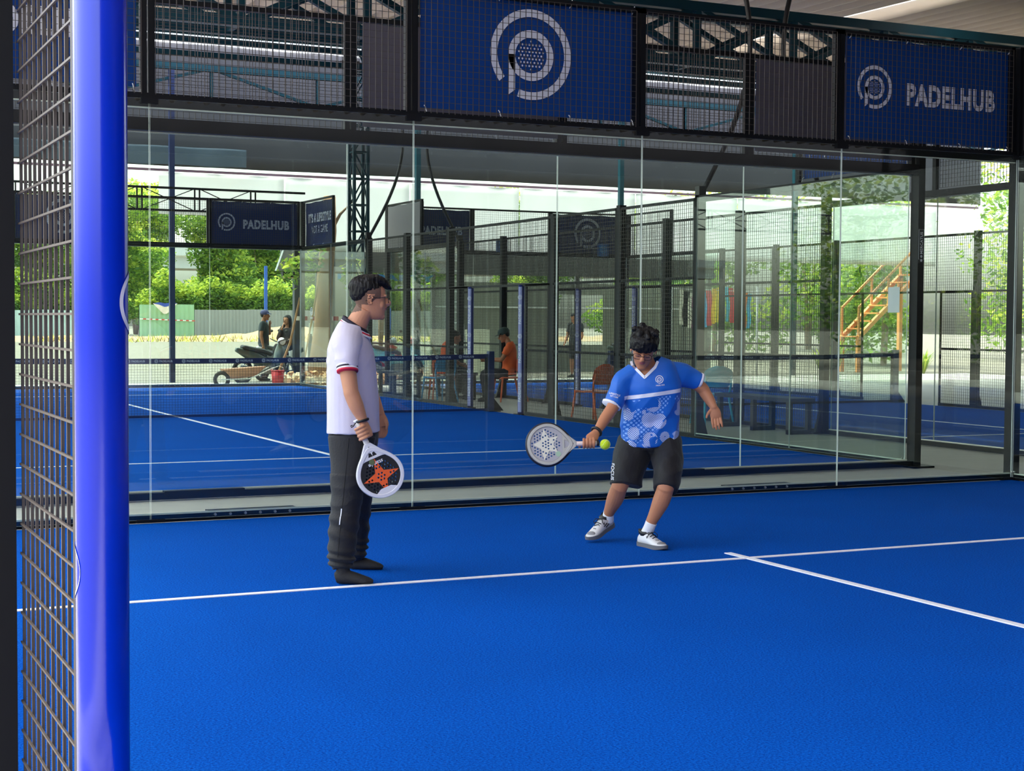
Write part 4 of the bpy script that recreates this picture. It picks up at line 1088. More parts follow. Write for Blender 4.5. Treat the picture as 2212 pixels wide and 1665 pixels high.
# coloured cloth hung to the right, wavy, in painted strips
mu_cols = [(238, 232, 214), (36, 34, 36), (238, 232, 214), (206, 96, 170), (64, 96, 214), (66, 168, 224), (222, 58, 84), (250, 190, 20), (246, 214, 60), (196, 182, 176), (70, 184, 210), (214, 60, 70), (250, 170, 30), (250, 196, 0), (244, 132, 34), (66, 176, 216)]
mu = empty('hanging_cloth', (23.8, 26, 1.0), label='brightly coloured patchwork cloth hanging behind the narrow court', cat='cloth')
xx = 22.35; rnd = random.Random(4)
for i, c in enumerate(mu_cols):
    w_ = .15; mb = MB(); vv = []
    for j in range(9):
        for k in range(4):
            x = xx+w_*k/3; z = 2.33-.98*(j/8)-.10*math.sin(i*.5); vv.append((x+.02*math.sin(j*.9+i), 26+.035*math.sin(x*16)+.01*j*math.sin(i), z))
    mb.add(vv, [(j*4+k, j*4+k+1, (j+1)*4+k+1, (j+1)*4+k) for j in range(8) for k in range(3)]); mb.build('cloth_strip', mat('cloth_%d' % i, srgb(*c), .8, 0, .15, 6, translucent=.3), mu, True); xx += w_
for k in range(6): MB().bar((22.40+.03*k, 25.93, 2.2-.12*k), (22.80, 25.93, 2.06-.13*k), .035, .006).build('zebra_stripe', M_STEEL, mu)
MB().bar((22.1, 26, 2.36), (24.95, 26, 2.30), .02).build('line', M_WHITE, mu)
for x in (22.1, 24.95): MB().tube([(x, 26, -.05), (x, 26, 2.45)], .03, 8).build('support_pole', M_WHITE, mu, True)

# plastic chairs, benches, tables in the lane
def make_chair(m, label):
    root = empty('plastic_chair', (0, 0, 0), label=label, cat='chair', group='plastic chairs in the lane')
    mb = MB(); rings = []
    for k, (y, z) in enumerate(((-.22, .435), (-.20, .455), (0, .445), (.18, .45), (.21, .44))): rings.append([(sx*(.215-.02*abs(k-2)/2), y, z-dz) for sx, dz in ((-1, 0), (-.6, .012), (0, .016), (.6, .012), (1, 0), (1, .022), (0, .036), (-1, .022))])
    mb.rings(rings); mb.build('seat', m, root, True, local=True)
    mb = MB(); vv = []; nx, nz_ = 12, 10                     # rounded shell back with an opening below
    for j in range(nz_+1):
        t = j/nz_; z = .54+.30*t; w = .225*math.sqrt(max(.05, 1-abs(2*t-.9)**3.2*.8))
        for i in range(nx+1):
            a = (i/nx-.5)*2; vv.append((w*a, .235+.07*t-.05*a*a, z))
    f = [(j*(nx+1)+i, j*(nx+1)+i+1, (j+1)*(nx+1)+i+1, (j+1)*(nx+1)+i) for j in range(nz_) for i in range(nx)]; m_ = len(vv)
    mb.add(vv+[(a, b+.012, c) for a, b, c in vv], f+[tuple(m_+i for i in q[::-1]) for q in f]); mb.build('backrest', m, root, True, local=True)
    for sx in (-1, 1):
        MB().tube([(sx*.19, .19, .45), (sx*.205, .215, .56), (sx*.19, .25, .70)], .016, 7).build('back_upright', m, root, True, local=True)
        MB().tube([(sx*.19, -.19, .44), (sx*.225, -.24, 0.0)], [.019, .014], 8).build('leg', m, root, True, local=True)
        MB().tube([(sx*.18, .18, .44), (sx*.22, .29, 0.0)], [.019, .014], 8).build('leg', m, root, True, local=True)
    return root
M_CHO = mat('terracotta_plastic', srgb(222, 100, 54), .4); M_CHT = mat('turquoise_plastic', srgb(36, 168, 200), .4); M_CHB = mat('sky_blue_plastic', srgb(70, 160, 206), .4)
FZ = -.012
ch = make_chair(M_CHO, 'terracotta plastic chair nearest the mesh, behind the jersey player'); ch.location = (10.50, 9.08, FZ); ch.rotation_euler = (0, 0, math.radians(195))
copy_tree(ch, None, (11.15, 9.15, FZ), math.radians(200), 'terracotta plastic chair half hidden by the jersey player shoulder')
copy_tree(ch, None, (11.62, 14.35, FZ), math.radians(-95), 'terracotta plastic chair under the man in the dark cap')
copy_tree(ch, None, (10.70, 15.25, FZ), math.radians(165), 'terracotta plastic chair under the man seated behind the net')
ct = make_chair(M_CHT, 'turquoise plastic chair beside the lane bench'); ct.location = (11.72, 7.80, FZ); ct.rotation_euler = (0, 0, math.radians(170))
cbl = make_chair(M_CHB, 'sky blue plastic chair behind the net, left of the seated man'); cbl.location = (10.42, 14.75, FZ); cbl.rotation_euler = (0, 0, math.radians(190))
M_BENCH = mat('dark_brown_bench', srgb(46, 42, 40), .55, 0, .15, 6)
def bench(x0, x1, y0, y1, h, label, legs=3, nm='bench'):
    root = empty(nm, ((x0+x1)/2, (y0+y1)/2, FZ), label=label, cat='bench' if nm == 'bench' else 'table'); MB().box((x0, y0, h-.05), (x1, y1, h)).build('seat' if nm == 'bench' else 'tabletop', M_BENCH, root)
    for k in range(legs):
        y = y0+.05+(y1-y0-.16)*k/(legs-1)
        for x in (x0+.02, x1-.08): MB().box((x, y, FZ), (x+.06, y+.07, h-.05)).build('leg', M_BENCH, root)
        MB().box((x0+.02, y, FZ), (x1-.02, y+.07, .045)).build('foot_rail', M_BENCH, root)
    return root
bench(11.52, 11.92, 5.62, 7.42, .46, 'long dark bench in the lane, right of the turquoise chair')
bench(10.3, 10.62, 16.0, 17.6, .46, 'low dark bench left of the sky blue chair')
bench(11.1, 11.55, 15.55, 16.6, .47, 'small dark table right of the padded gate post', 2, 'low_table')

# motorbikes parked outside the far glass
def motorbike(label, cols_, seed=0):
    body, trim = cols_; root = empty('motorbike', (0, 0, 0), label=label, cat='motorbike', group='parked motorbikes')
    tyre = mat('tyre_rubber', srgb(26, 26, 28), .8); met = mat('grey_engine_metal', srgb(120, 122, 126), .4, .6)
    for x in (-.62, .62):
        wh = empty('wheel', (x, 0, .29)); wh.parent = root
        MB().tube([(.255*math.cos(t), 0, .255*math.sin(t)) for t in np.linspace(0, 6.283, 29)[:-1]], .04, 8, closed=True).build('tyre', tyre, wh, True, local=True)
        mb = MB(); mb.tube([(.20*math.cos(t), 0, .20*math.sin(t)) for t in np.linspace(0, 6.283, 25)[:-1]], .012, 6, closed=True)
        for k in range(5): a = k*1.2566; mb.bar((0, 0, 0), (.2*math.cos(a), 0, .2*math.sin(a)), .022)
        mb.build('rim', met, wh, True, local=True)
    MB().tube([(.60, 0, .29), (.50, 0, .62), (.40, 0, .98)], [.03, .035, .03], 8).build('fork', met, root, True, local=True)
    mb = MB(); loft(mb, [(.50, 0, .88, .05, .12), (.44, 0, .74, .14, .10), (.36, 0, .50, .15, .06), (.30, 0, .36, .08, .05)], (0, 1, 0), 16, 4); mb.build('leg_shield', body, root, True, local=True)
    mb = MB(); loft(mb, [(.32, 0, .42, .07, .08), (.10, 0, .46, .09, .13), (-.20, 0, .58, .13, .15), (-.50, 0, .70, .10, .11), (-.80, 0, .80, .04, .05)], (0, 1, 0), 18, 4); mb.build('tail_body', body, root, True, local=True)
    mb = MB(); loft(mb, [(.18, 0, .68, .08, .05), (-.05, 0, .755, .12, .055), (-.35, 0, .80, .12, .06), (-.62, 0, .86, .09, .05)], (0, 1, 0), 16, 4); mb.build('seat', mat('black_vinyl_seat', srgb(30, 30, 32), .5), root, True, local=True)
    mb = MB(); mb.cbox((.05, 0, .33), (.34, .22, .22)); mb.cbox((-.25, .14, .30), (.5, .08, .09)); mb.build('engine', met, root, local=True)
    MB().tube([(.42, -.34, 1.04), (.38, -.15, 1.0), (.40, 0, .96), (.38, .15, 1.0), (.42, .34, 1.04)], .014, 7).build('handlebar', tyre, root, True, local=True)
    MB().ell((.50, 0, .98), (.09, .10, .09), None, 14, 10).build('headlamp', trim, root, True, local=True)
    MB().tube([(-.1, -.14, .26), (-.45, -.16, .33), (-.75, -.16, .42)], [.03, .045, .05], 9).build('exhaust', met, root, True, local=True)
    MB().tube([(.62+.31*math.cos(t), 0, .29+.31*math.sin(t)) for t in np.linspace(.4, 2.6, 10)], .05, 8).build('mudguard', body, root, True, local=True)
    for s in (-1, 1): MB().tube([(.40, .22*s, 1.02), (.42, .26*s, 1.18)], .006, 5).build('mirror_stalk', tyre, root, True, local=True); MB().ell((.42, .28*s, 1.22), (.015, .055, .035), None, 10, 6).build('mirror', tyre, root, True, local=True)
    return root
mr1 = (mat('dark_green_fairing', srgb(70, 78, 72), .3), mat('silver_trim', srgb(220, 216, 224), .3)); mr2 = (mat('white_fairing', srgb(226, 226, 228), .3), mat('chrome_trim', srgb(200, 205, 210), .2, .6)); mr3 = (mat('sky_fairing', srgb(120, 190, 216), .3), mat('red_trim', srgb(208, 50, 48), .3)); mr4 = (mat('red_fairing', srgb(196, 52, 50), .3), mat('silver_trim2', srgb(220, 216, 224), .3))
for c_, (x, y, rz), lab in ((mr1, (9.95, 24.1, 20), 'dark green motorbike in front of the standing man'), (mr2, (10.85, 26.0, 35), 'white motorbike under the seated woman'), (mr2, (12.2, 26.9, 60), 'white motorbike right of the thick trunk'), (mr3, (13.2, 24.2, 15), 'sky blue motorbike left of the white ladder'), (mr4, (13.0, 25.1, -20), 'red motorbike behind the sky blue one'), (mr1, (20.6, 25.6, 10), 'dark motorbike parked right of the boy')):
    b_ = motorbike(lab, c_); b_.location = (x, y, gz(x, y)); b_.rotation_euler = (0, 0, math.radians(rz))

# bucket, barrow, rubble
bk = empty('bucket', (9.80, 22.55, -.05), label='red plastic bucket standing before the rubble', cat='bucket')
M_REDP = mat('red_plastic', srgb(190, 32, 44), .4); MB().tube([(9.80, 22.55, -.03), (9.80, 22.55, .30)], [.12, .145], 20).build('body', M_REDP, bk, True); MB().tube([(9.80+.148*math.cos(t), 22.55+.148*math.sin(t), .30) for t in np.linspace(0, 6.283, 25)[:-1]], .010, 6, closed=True).build('rim', M_REDP, bk, True)
MB().tube([(9.66, 22.55, .29), (9.68, 22.50, .36), (9.80, 22.46, .41), (9.92, 22.50, .36), (9.94, 22.55, .29)], .006, 5).build('handle', M_WHITE, bk, True)
wb = empty('wheelbarrow', (9.05, 22.9, -.05), label='rusty wheelbarrow lying beside the red bucket', cat='wheelbarrow')
mb = MB(); rings = []
for z, k in ((.14, .55), (.36, 1.0)): rings.append([(9.12+.48*k*c_, 22.95+.30*k*s_, z+.03*c_) for c_, s_ in ((-1, -.8), (1, -.6), (1, .6), (-1, .8))])
mb.rings(rings, True); mb.build('tray', mat('rusty_tray', srgb(190, 138, 110), .7, 0, .2, 5), wb)
MB().tube([(8.62+.15*math.cos(t), 22.9, .10+.15*math.sin(t)) for t in np.linspace(0, 6.283, 25)[:-1]], .045, 8, closed=True).build('wheel', mat('barrow_tyre', srgb(60, 54, 50), .8), wb, True)
for s in (-.2, .2): MB().tube([(8.62, 22.9+s*.3, .10), (9.2, 22.9+s, .12), (9.75, 22.9+s, .36)], .016, 6).build('shaft', M_WHITE, wb, True)
M_RUB = [mat('rubble_%d' % k, srgb(*c), .9, 0, .2, 8) for k, c in enumerate(((214, 178, 136), (190, 140, 100), (226, 204, 172)))]
rnd = random.Random(21); rbp = MB()
for i in range(420):
    x = rnd.uniform(9.95, 12.4); y = rnd.uniform(21.95, 22.75); hh = max(0, .30-.18*abs(y-22.35)-.05*abs(x-11))*rnd.random(); s = rnd.uniform(.03, .075); rbp.cur = rnd.randrange(3)
    rbp.cbox((x, y, -.03+hh), (s*2, s*1.4, s*1.3), Euler((rnd.uniform(0, 3), rnd.uniform(0, 3), rnd.uniform(0, 3))).to_matrix())
rbp.cur = 0; tag(rbp.build('rubble_heap', M_RUB), 'heap of broken brick and stone behind the far glass', 'rubble', kind='stuff')
# orange stair added in place of its glass reflection, and plants to the right
st_ = empty('reflected_stair', (31, 27, 0), label='orange stair added at the right in place of a reflection in the glass', cat='stair'); M_OST = mat('orange_steel', srgb(232, 150, 84), .5)
for y in (26.6, 27.4):
    MB().bar((29.0, y, 1.0), (31.2, y, 2.9), .12).build('stringer', M_OST, st_); MB().bar((29.0, y, 1.9), (31.2, y, 3.8), .06).build('handrail', M_OST, st_)
    for t in (0, .5, 1): MB().bar((29+2.2*t, y, 1.0+1.9*t), (29+2.2*t, y, 1.9+1.9*t), .06).build('baluster', M_OST, st_)
    for x in (29.0, 31.2): MB().box((x-.06, y-.06, -.05), (x+.06, y+.06, 1.0 if x < 30 else 2.9)).build('post', M_OST, st_)
for i in range(9): t = i/8; MB().box((29+2.2*t-.12, 26.6, 1.0+1.9*t), (29+2.2*t+.12, 27.4, 1.04+1.9*t)).build('tread', M_OST, st_)
for i, (x, y, h) in enumerate(((26.2, 24.6, .9), (27.6, 25.8, 1.1), (29.8, 24.6, .8))):
    root = empty('plant', (x, y, -.05), label=['spiky green plant right of the coloured cloth', 'taller spiky plant in front of the orange stair', 'low spiky plant at the right edge of the lot'][i], cat='plant', group='spiky plants'); rnd = random.Random(i+80)
    for k in range(34):
        a = rnd.uniform(0, 6.28); l = h*rnd.uniform(.6, 1); o_ = rnd.uniform(.15, .5); mb = MB(); b0 = V((x, y, -.05)); m_ = b0+V((o_*.5*math.cos(a), o_*.5*math.sin(a), l*.75)); e_ = b0+V((o_*math.cos(a), o_*math.sin(a), l)); sd_ = V((-math.sin(a), math.cos(a), 0))*.028
        mb.add([b0-sd_, b0+sd_, m_+sd_, e_, m_-sd_], [(0, 1, 2, 4), (4, 2, 3)]); mb.build('leaf', M_LEAF[k % 2], root)
# low hedge filling the view under the trees
for i, (xa, xb, lab) in enumerate(((6, 13.5, 'leafy hedge behind the pale mint fence'), (13.5, 21, 'leafy hedge behind the green sheet fence'), (21, 32, 'leafy hedge behind the long grey fence'))):
    hg = empty('hedge', ((xa+xb)/2, 54.6, gz(0, 54.6)), label=lab, cat='hedge', group='hedges beyond the lot'); mb = MB(); rnd = random.Random(90+i); k = int((xb-xa)/.7)
    leaves(mb, [(xa+.35+.7*j, 54.6+rnd.uniform(-.3, .3), gz(0, 54)+rnd.uniform(.9, 1.9), .55, .5, rnd.uniform(.7, 1.1)) for j in range(k)], 1100*k, .095, rnd); o = mb.build('foliage', M_LEAF, hg); o['kind'] = 'stuff'
    for j in range(k//3): MB().tube([(xa+1+2.1*j, 54.6, gz(0, 54.6)-.05), (xa+1.1+2.1*j, 54.6, gz(0, 54.6)+1.6)], [.04, .02], 6).build('stem', M_BARK, hg, True)

# round decal on the far side glass
dc = MB(); place_vf(dc, logo_vf(.085, False), (9.995, 20.75, 1.62), (0, -1, 0), (0, 0, 1)); place_vf(dc, fit_text('PADELHUB', .2, .03, .02), (9.995, 20.75, 1.48), (0, -1, 0), (0, 0, 1))
tag(dc.build('glass_decal', M_PRINT), 'white round mark stuck on the far side glass beside the thick trunk', 'decal')
# ------------------------------------------------------------------ player in the white polo (seen from his right side)
P1 = empty('person', (2.56, -2.75, 0), -YAW, 'person in white polo and black joggers holding a racket low', 'person')
mb = MB(); H1 = V((.060, 0, 1.462)); HM1 = basis((.955, .295, -.03), (0, 0, 1))
head_into(mb, H1, HM1, (-.022, 0, 1.40), .058)
loft(mb, [(-.03, 0, 1.42, .07, .06), (-.035, 0, 1.36, .15, .09), (-.03, 0, 1.2, .15, .10), (-.02, 0, 1.0, .14, .11), (-.02, 0, .85, .15, .11)], (0, 1, 0))
loft(mb, [(-.045, -.155, 1.355, .052), (-.036, -.225, 1.22, .049), (-.012, -.262, 1.075, .042), (-.004, -.264, 1.045, .0425), (.020, -.262, .985, .041), (.046, -.256, .925, .030), (.054, -.254, .895, .0265)], (0, 1, 0))
loft(mb, [(-.03, .155, 1.355, .052), (.0, .225, 1.22, .047), (.05, .262, 1.045, .041), (.082, .245, .96, .037), (.112, .222, .90, .027)], (0, 1, 0))
for s, kx, kn, an in ((-1, -.01, (-.045, -.16, .44), (-.06, -.235, .09)), (1, -.02, (-.02, .15, .43), (-.035, .27, .07))):
    loft(mb, [(kx, .085*s, .85, .065), (kx, .1*s, .7, .068), (*kn, .052), ((kn[0]+an[0])/2, (kn[1]+an[1])/2, (kn[2]+an[2])/2, .05), (*an, .035)], (0, 1, 0))
# right hand closed round the grip (grip axis GA at GC)
GA = V((.42, .0, -.907)).normalized(); GC = V((.050, -.256, .838)); GR = V((.907, 0, .42)); GY = V((0, -1, 0))
loft(mb, [(.054, -.252, .900, .026, .020), (.066, -.247, .870, .034, .021), (.079, -.244, .840, .036, .021), (.090, -.242, .812, .028, .018)], (.5, .85, .1), 16, 3)
for i in range(4):
    c = GC+GA*(-.030+.0205*i); L = (1.0, 1.06, 1.0, .86)[i]
    finger(mb, [c+GR*.030*L+GY*.006, c+GR*.020+GY*.027, c-GR*.002+GY*.033, c-GR*.021+GY*.022, c-GR*.026+GY*.004], .0098, .0080)
finger(mb, [GC+GA*(-.020)+GR*.022-GY*.012, GC+GA*.004+GR*.008-GY*.024, GC+GA*.030-GR*.006-GY*.021, GC+GA*.046-GR*.012-GY*.010], .0100, .0080)
# left hand hanging relaxed
loft(mb, [(.112, .222, .905, .026, .020), (.120, .214, .872, .036, .018), (.127, .210, .838, .036, .017)], (1, 0, .1), 16, 3)
for i in range(4):
    y = .232-.016*i; x = .142-.014*i
    finger(mb, [(x, .226-.010*i, .842), (x+.006, .216-.010*i, .808-.003*(1-abs(i-1.5))), (x-.004, .204-.008*i, .786), (x-.016, .198-.006*i, .778)], .0085, .0070)
finger(mb, [(.142, .196, .885), (.152, .186, .855), (.150, .184, .828)], .0095, .008)
me = fuse(mb, .0036, 3, 'body')
body1 = skin_obj('body', me, [M_SKIN1, M_LIP, M_STUB], P1, face_assign(H1, HM1, 1, 2))
# hair: short sides, long top combed forward into a peak
def TP(O, M): return lambda p: V(O)+M @ V(p)
T1 = TP(H1, HM1); mb = MB()
mb.ell(T1((-.018, 0, .176)), (.102, .079, .072), HM1, 24, 14); mb.ell(T1((-.050, 0, .150)), (.062, .073, .062), HM1, 20, 12)
loft(mb, [(-.03, 0, .215, .070, .030), (.03, 0, .222, .066, .030), (.075, 0, .206, .056, .026), (.108, 0, .184, .040, .015), (.124, 0, .172, .018, .006)], (0, 1, 0), 18, 4, M=HM1, o=H1)
me = fuse(mb, .004, 4, 'hair'); displace(me, wrinkle((60, 60, 22), .0035, 3)); displace(me, lambda c: .002*noise.noise((c[0]*110, c[1]*110, c[2]*60)))
skin_obj('hair', me, [M_HAIR], P1)
glasses(H1, HM1, empty('spectacles'), M_FRAME, M_LENS, .45); bpy.data.objects['spectacles'].parent = P1
# trousers
M_TROU = mat('black_jogger_cloth', srgb(19, 18, 23), .75, 0, .10, 5, .25, 90, sheen=.08)
mb = MB()
loft(mb, [(-.022, 0, .862, .165, .135), (-.022, 0, .80, .172, .142), (-.022, 0, .72, .165, .132), (-.020, 0, .66, .14, .115)], (0, 1, 0), 28, 4)
loft(mb, [(-.024, -.080, .80, .098, .135), (-.028, -.105, .66, .092, .114), (-.040, -.140, .53, .083, .094), (-.046, -.165, .43, .078, .083), (-.058, -.198, .29, .074, .078), (-.064, -.222, .17, .071, .074), (-.064, -.232, .115, .066, .068), (-.060, -.236, .082, .052, .054)], (0, 1, 0), 26, 4)
loft(mb, [(-.022, .080, .80, .098, .132), (-.014, .110, .66, .090, .108), (-.016, .140, .53, .081, .090), (-.018, .155, .42, .076, .082), (-.030, .205, .26, .072, .075), (-.036, .245, .13, .067, .068), (-.036, .260, .072, .052, .052)], (0, 1, 0), 26, 4)
me = fuse(mb, .006, 5, 'trousers')
def tf(c):
    x, y, z = c; r = .006*(1-abs(noise.noise((x*5+7, y*5, z*11)))*2) if z < .6 else .003*noise.noise((x*8, y*8, z*5))
    b = .009*math.exp(-((z-.13)/.05)**2)*math.sin(z*150+x*18) + .006*math.exp(-((z-.30)/.09)**2)*math.sin(z*70+x*25+y*10)
    return r+b
displace(me, tf)
tr1 = skin_obj('trousers', me, [M_TROU], P1); bv = bvh_of(tr1)
mk = MB()
for (a, b, c, d) in ((-.066, .395, .006, .045), (-.071, .352, .006, .045)):
    q = refine(([V((a-c/2, b-d/2, 0)), V((a+c/2, b-d/2+.004, 0)), V((a+c/2+.004, b+d/2, 0)), V((a-c/2+.004, b+d/2, 0))], [(0, 1, 2, 3)]), .012)
    mk.add(project(q[0], bv, (0, 0, 0), (1, 0, 0), (0, 0, 1), (0, 1, 0)), q[1])
mk.build('printed_mark', M_PRINT, tr1, local=True)
# seams down the leg
sm = MB(); pts = [V((-.03-.05*t, .80-.66*t, 0)) for t in np.linspace(0, 1, 40)]; pr3 = project(pts, bv, (0, 0, 0), (1, 0, 0), (0, 0, 1), (0, 1, 0), .0005)
sm.tube(pr3, .0016, 5).build('side_seam', mat('trouser_seam', srgb(14, 14, 17), .8), tr1, True, local=True)
# socks
M_SOCK = mat('black_sock', srgb(38, 36, 37), .85, 0, .12, 30, .3, 150)
def sock(heel, toe, ank, nm='sock'):
    h, t, a = V(heel), V(toe), V(ank); d = t-h; mb = MB()
    loft(mb, [(*(h+d*.02+V((0, 0, .032))), .026, .030), (*(h+d*.18+V((0, 0, .040))), .036, .040), (*(h+d*.42+V((0, 0, .036))), .040, .036), (*(h+d*.70+V((0, 0, .026))), .045, .026), (*(h+d*.90+V((0, 0, .018))), .038, .018), (*(t+V((0, 0, .012))), .018, .011)], V((0, 0, 1)).cross(d), 18, 4)
    loft(mb, [(*(h+d*.16+V((0, 0, .03))), .034), (*a, .038), (*(a+V((0, 0, .05))), .040)], (0, 1, 0), 16, 3)
    me = fuse(mb, .005, 4, nm)
    co = np.array([v.co for v in me.vertices]); co[:, 2] = np.maximum(co[:, 2], .003); me.vertices.foreach_set('co', co.ravel()); me.update()
    return skin_obj(nm, me, [M_SOCK], P1)
sock((-.100, -.24, 0), (.112, -.245, 0), (-.055, -.238, .075)); sock((-.085, .27, 0), (.125, .262, 0), (-.036, .266, .06))
# polo shirt
M_POLO = mat('white_pique_polo', srgb(208, 201, 220), .8, 0, .03, 6, .18, 420, sheen=.1)
M_RED = mat('red_rib', srgb(206, 26, 62), .7); M_NAVYRIB = mat('dark_navy_rib', srgb(30, 24, 44), .7); M_WHITERIB = mat('white_rib', srgb(235, 230, 238), .7)
mb = MB()
loft(mb, [(-.024, 0, .822, .186, .150), (-.026, 0, .90, .186, .147), (-.028, 0, 1.02, .186, .145), (-.034, 0, 1.15, .190, .138), (-.042, 0, 1.27, .190, .127), (-.044, 0, 1.345, .172, .108), (-.040, 0, 1.395, .130, .086), (-.030, 0, 1.435, .080, .070)], (0, 1, 0), 32, 5, 2.25)
SL1 = [(-.046, -.120, 1.350, .085, .088), (-.044, -.190, 1.315, .074, .082), (-.036, -.236, 1.245, .060, .066), (-.030, -.258, 1.180, .053, .054)]
SL2 = [(-.036, .120, 1.350, .085, .088), (-.02, .190, 1.315, .074, .080), (.004, .236, 1.245, .060, .064), (.022, .262, 1.180, .054, .054)]
for S in (SL1, SL2): loft(mb, S, (0, 1, 0), 22, 5)
me = fuse(mb, .005, 4, 'polo_shirt')
def pf(c):
    x, y, z = c; f = .0035*noise.noise((x*9, y*9, z*5+4))
    f += .0055*math.exp(-((z-1.24)/.09)**2)*(1-abs(noise.noise((x*7+z*9, y*5, z*9-x*12)))*2.4)
    f += .005*max(0, min(1, (1.1-z)/.25))*noise.noise((x*16, y*16, z*2.2))
    return f
displace(me, pf)
shirt1 = skin_obj('polo_shirt', me, [M_POLO], P1)
def sleeve_bands(S, cols, parent, w=.0085):
    a = V(S[-1][:3]); d = (V(S[-1][:3])-V(S[-2][:3])).normalized(); ra, rb = S[-1][3], S[-1][4]
    for k, m in enumerate(cols):
        z0 = -.004-w*k; mb2 = MB()
        loft(mb2, [(*(a+d*(.004+z0+w)), ra+.0050, rb+.0050), (*(a+d*(.004+z0)), ra+.0056, rb+.0056)], (0, 1, 0), 28, 1)
        mb2.build('cuff_band', m, parent, True, local=True)
sleeve_bands(SL1, [M_RED, M_WHITERIB, M_NAVYRIB, M_WHITERIB], shirt1, .0095); sleeve_bands(SL2, [M_RED, M_WHITERIB, M_NAVYRIB], shirt1, .0095)
# collar: stand-up ribbed band, striped
def collar_ring(z0, z1, r0, r1, m, nm):
    mb2 = MB(); ringsA = []; n = 40
    for zz, rr in ((z0, r0), (z1, r1)):
        ring = []
        for k in range(n):
            t = 2*math.pi*k/n; x = rr*1.0*math.cos(t); y = rr*.98*math.sin(t)
            ring.append(V((-.014+x, y, zz-.072*(x+rr)/(2*rr)*1.15)))
        ringsA.append(ring)
    ringsA += [[p*1.0+V((0, 0, -.001)) - (V((p.x+.014, p.y, 0)).normalized()*.004) for p in rg] for rg in ringsA[::-1]]
    mb2.rings(ringsA, False, True).build(nm, m, shirt1, True, local=True)
collar_ring(1.432, 1.444, .096, .088, M_WHITERIB, 'collar_base'); collar_ring(1.443, 1.456, .0885, .080, M_RED, 'collar_stripe'); collar_ring(1.455, 1.461, .0805, .077, M_WHITERIB, 'collar_stripe'); collar_ring(1.460, 1.482, .0775, .067, M_NAVYRIB, 'collar_edge')
# wrist strap with its loose cord
w = V((.052, -.2535, .905)); d = V((.25, .04, -1)).normalized(); pts = []
a = d.orthogonal().normalized(); b = d.cross(a)
MB().tube([w+(a*.0325*math.cos(t)+b*.030*math.sin(t)) for t in np.linspace(0, 2*math.pi, 25)[:-1]], .0075, 8, closed=True).build('wrist_strap', M_BAND, P1, True, local=True)
MB().tube([w+V((-.028, -.012, -.006)), w+V((-.040, -.016, -.018)), w+V((-.048, -.018, -.032)), w+V((-.058, -.018, -.038)), w+V((-.062, -.016, -.030)), w+V((-.052, -.016, -.026))], .0035, 6).build('strap_cord', M_BAND, P1, True, local=True)

# his racket: white frame, black face, orange four-point star
cols = {'frame': mat('white_racket_frame', srgb(222, 220, 226), .28), 'face': mat('black_racket_face', srgb(22, 22, 28), .35), 'grip': mat('white_grip', srgb(232, 226, 218), .7), 'butt': M_WHITE}
M_ORANGE = mat('orange_print', srgb(238, 92, 34), .45)
cy, sy = math.cos(-YAW), math.sin(-YAW)
def w1(v): v = V(v); return V((v.x*cy-v.y*sy, v.x*sy+v.y*cy, v.z))
rk_ax = w1((.40, .0, -.917)); rk_n = w1((.30, -.953, .02)); rk_n = (rk_n-rk_ax*rk_n.dot(rk_ax)).normalized(); rk_x = rk_ax.cross(rk_n)
st4 = [(p[0], p[1]) for p in star(0, .338, .106, .036, 4, math.pi/2)]
loc1 = V((2.56, -2.75, 0))+w1(GC)-rk_ax*.078
rk1, _, put1 = racket('white racket with black face and orange star held by the polo player', loc1, rk_x, rk_ax, rk_n, cols,
    [('star_print', [st4], M_ORANGE, .0158), ('small_star', [star(0, .196, .022, .006, 4, math.pi/2)], M_WHITE, .0160), ('round_sticker', [circ(.018, .248, .016)], mat('olive_sticker', srgb(88, 102, 66), .5), .0188),
     ('end_panel', [[(-.070, .425), (-.035, .441), (0, .446), (.035, .441), (.070, .425), (.030, .404), (-.030, .404)]], cols['frame'], .0160)])
vf = fit_text('starvie', .085, .020, .02, 0, .262); mbt = MB(); Mx = Matrix((rk_x, rk_ax, rk_n)).transposed()
mbt.add([Mx @ V((v.x, v.y, .0165)) for v in vf[0]], vf[1]); mbt.build('printed_lettering', M_PRINT, rk1, local=True)
M_THRT = mat('dark_throat', srgb(18, 18, 24), .4)
mbt = MB(); mbt.add([Mx @ V(p) for p in ((-.026, .221, .004), (.026, .221, .004), (.004, .164, .004), (-.004, .164, .004))], [(0, 1, 2, 3)]); mbt.build('throat_panel', M_THRT, rk1, local=True)

# ------------------------------------------------------------------ player in the blue jersey (facing us, bending to the ball)
P2 = empty('person', (4.60, -2.18, 0), -YAW, 'person in blue patterned jersey and black shorts striking the ball', 'person')
HM2 = basis((-.13, -.87, -.47), (.06, -.47, .88)); H2 = V((.104, -.168, 1.148))-HM2 @ V((.082, 0, .004))
mb = MB(); head_into(mb, H2, HM2, (.165, -.02, 1.13), .060)
loft(mb, [(.165, -.03, 1.16, .085, .06), (.185, -.028, 1.10, .155, .098), (.19, -.01, 1.02, .150, .112), (.188, .02, .88, .145, .10), (.188, .07, .70, .15, .10)], (1, 0, 0))
loft(mb, [(.06, -.01, 1.11, .055), (-.01, -.05, 1.02, .048), (-.070, -.108, .905, .041), (-.085, -.125, .880, .0400), (-.128, -.178, .825, .0375), (-.168, -.235, .768, .0285), (-.186, -.258, .742, .027)], (0, 1, 0))
loft(mb, [(.32, .01, 1.12, .055), (.43, .045, 1.085, .048), (.525, .058, 1.02, .040), (.548, .055, .985, .0385), (.572, .032, .945, .035), (.592, .004, .905, .026), (.597, 0, .892, .026)], (0, 1, 0))
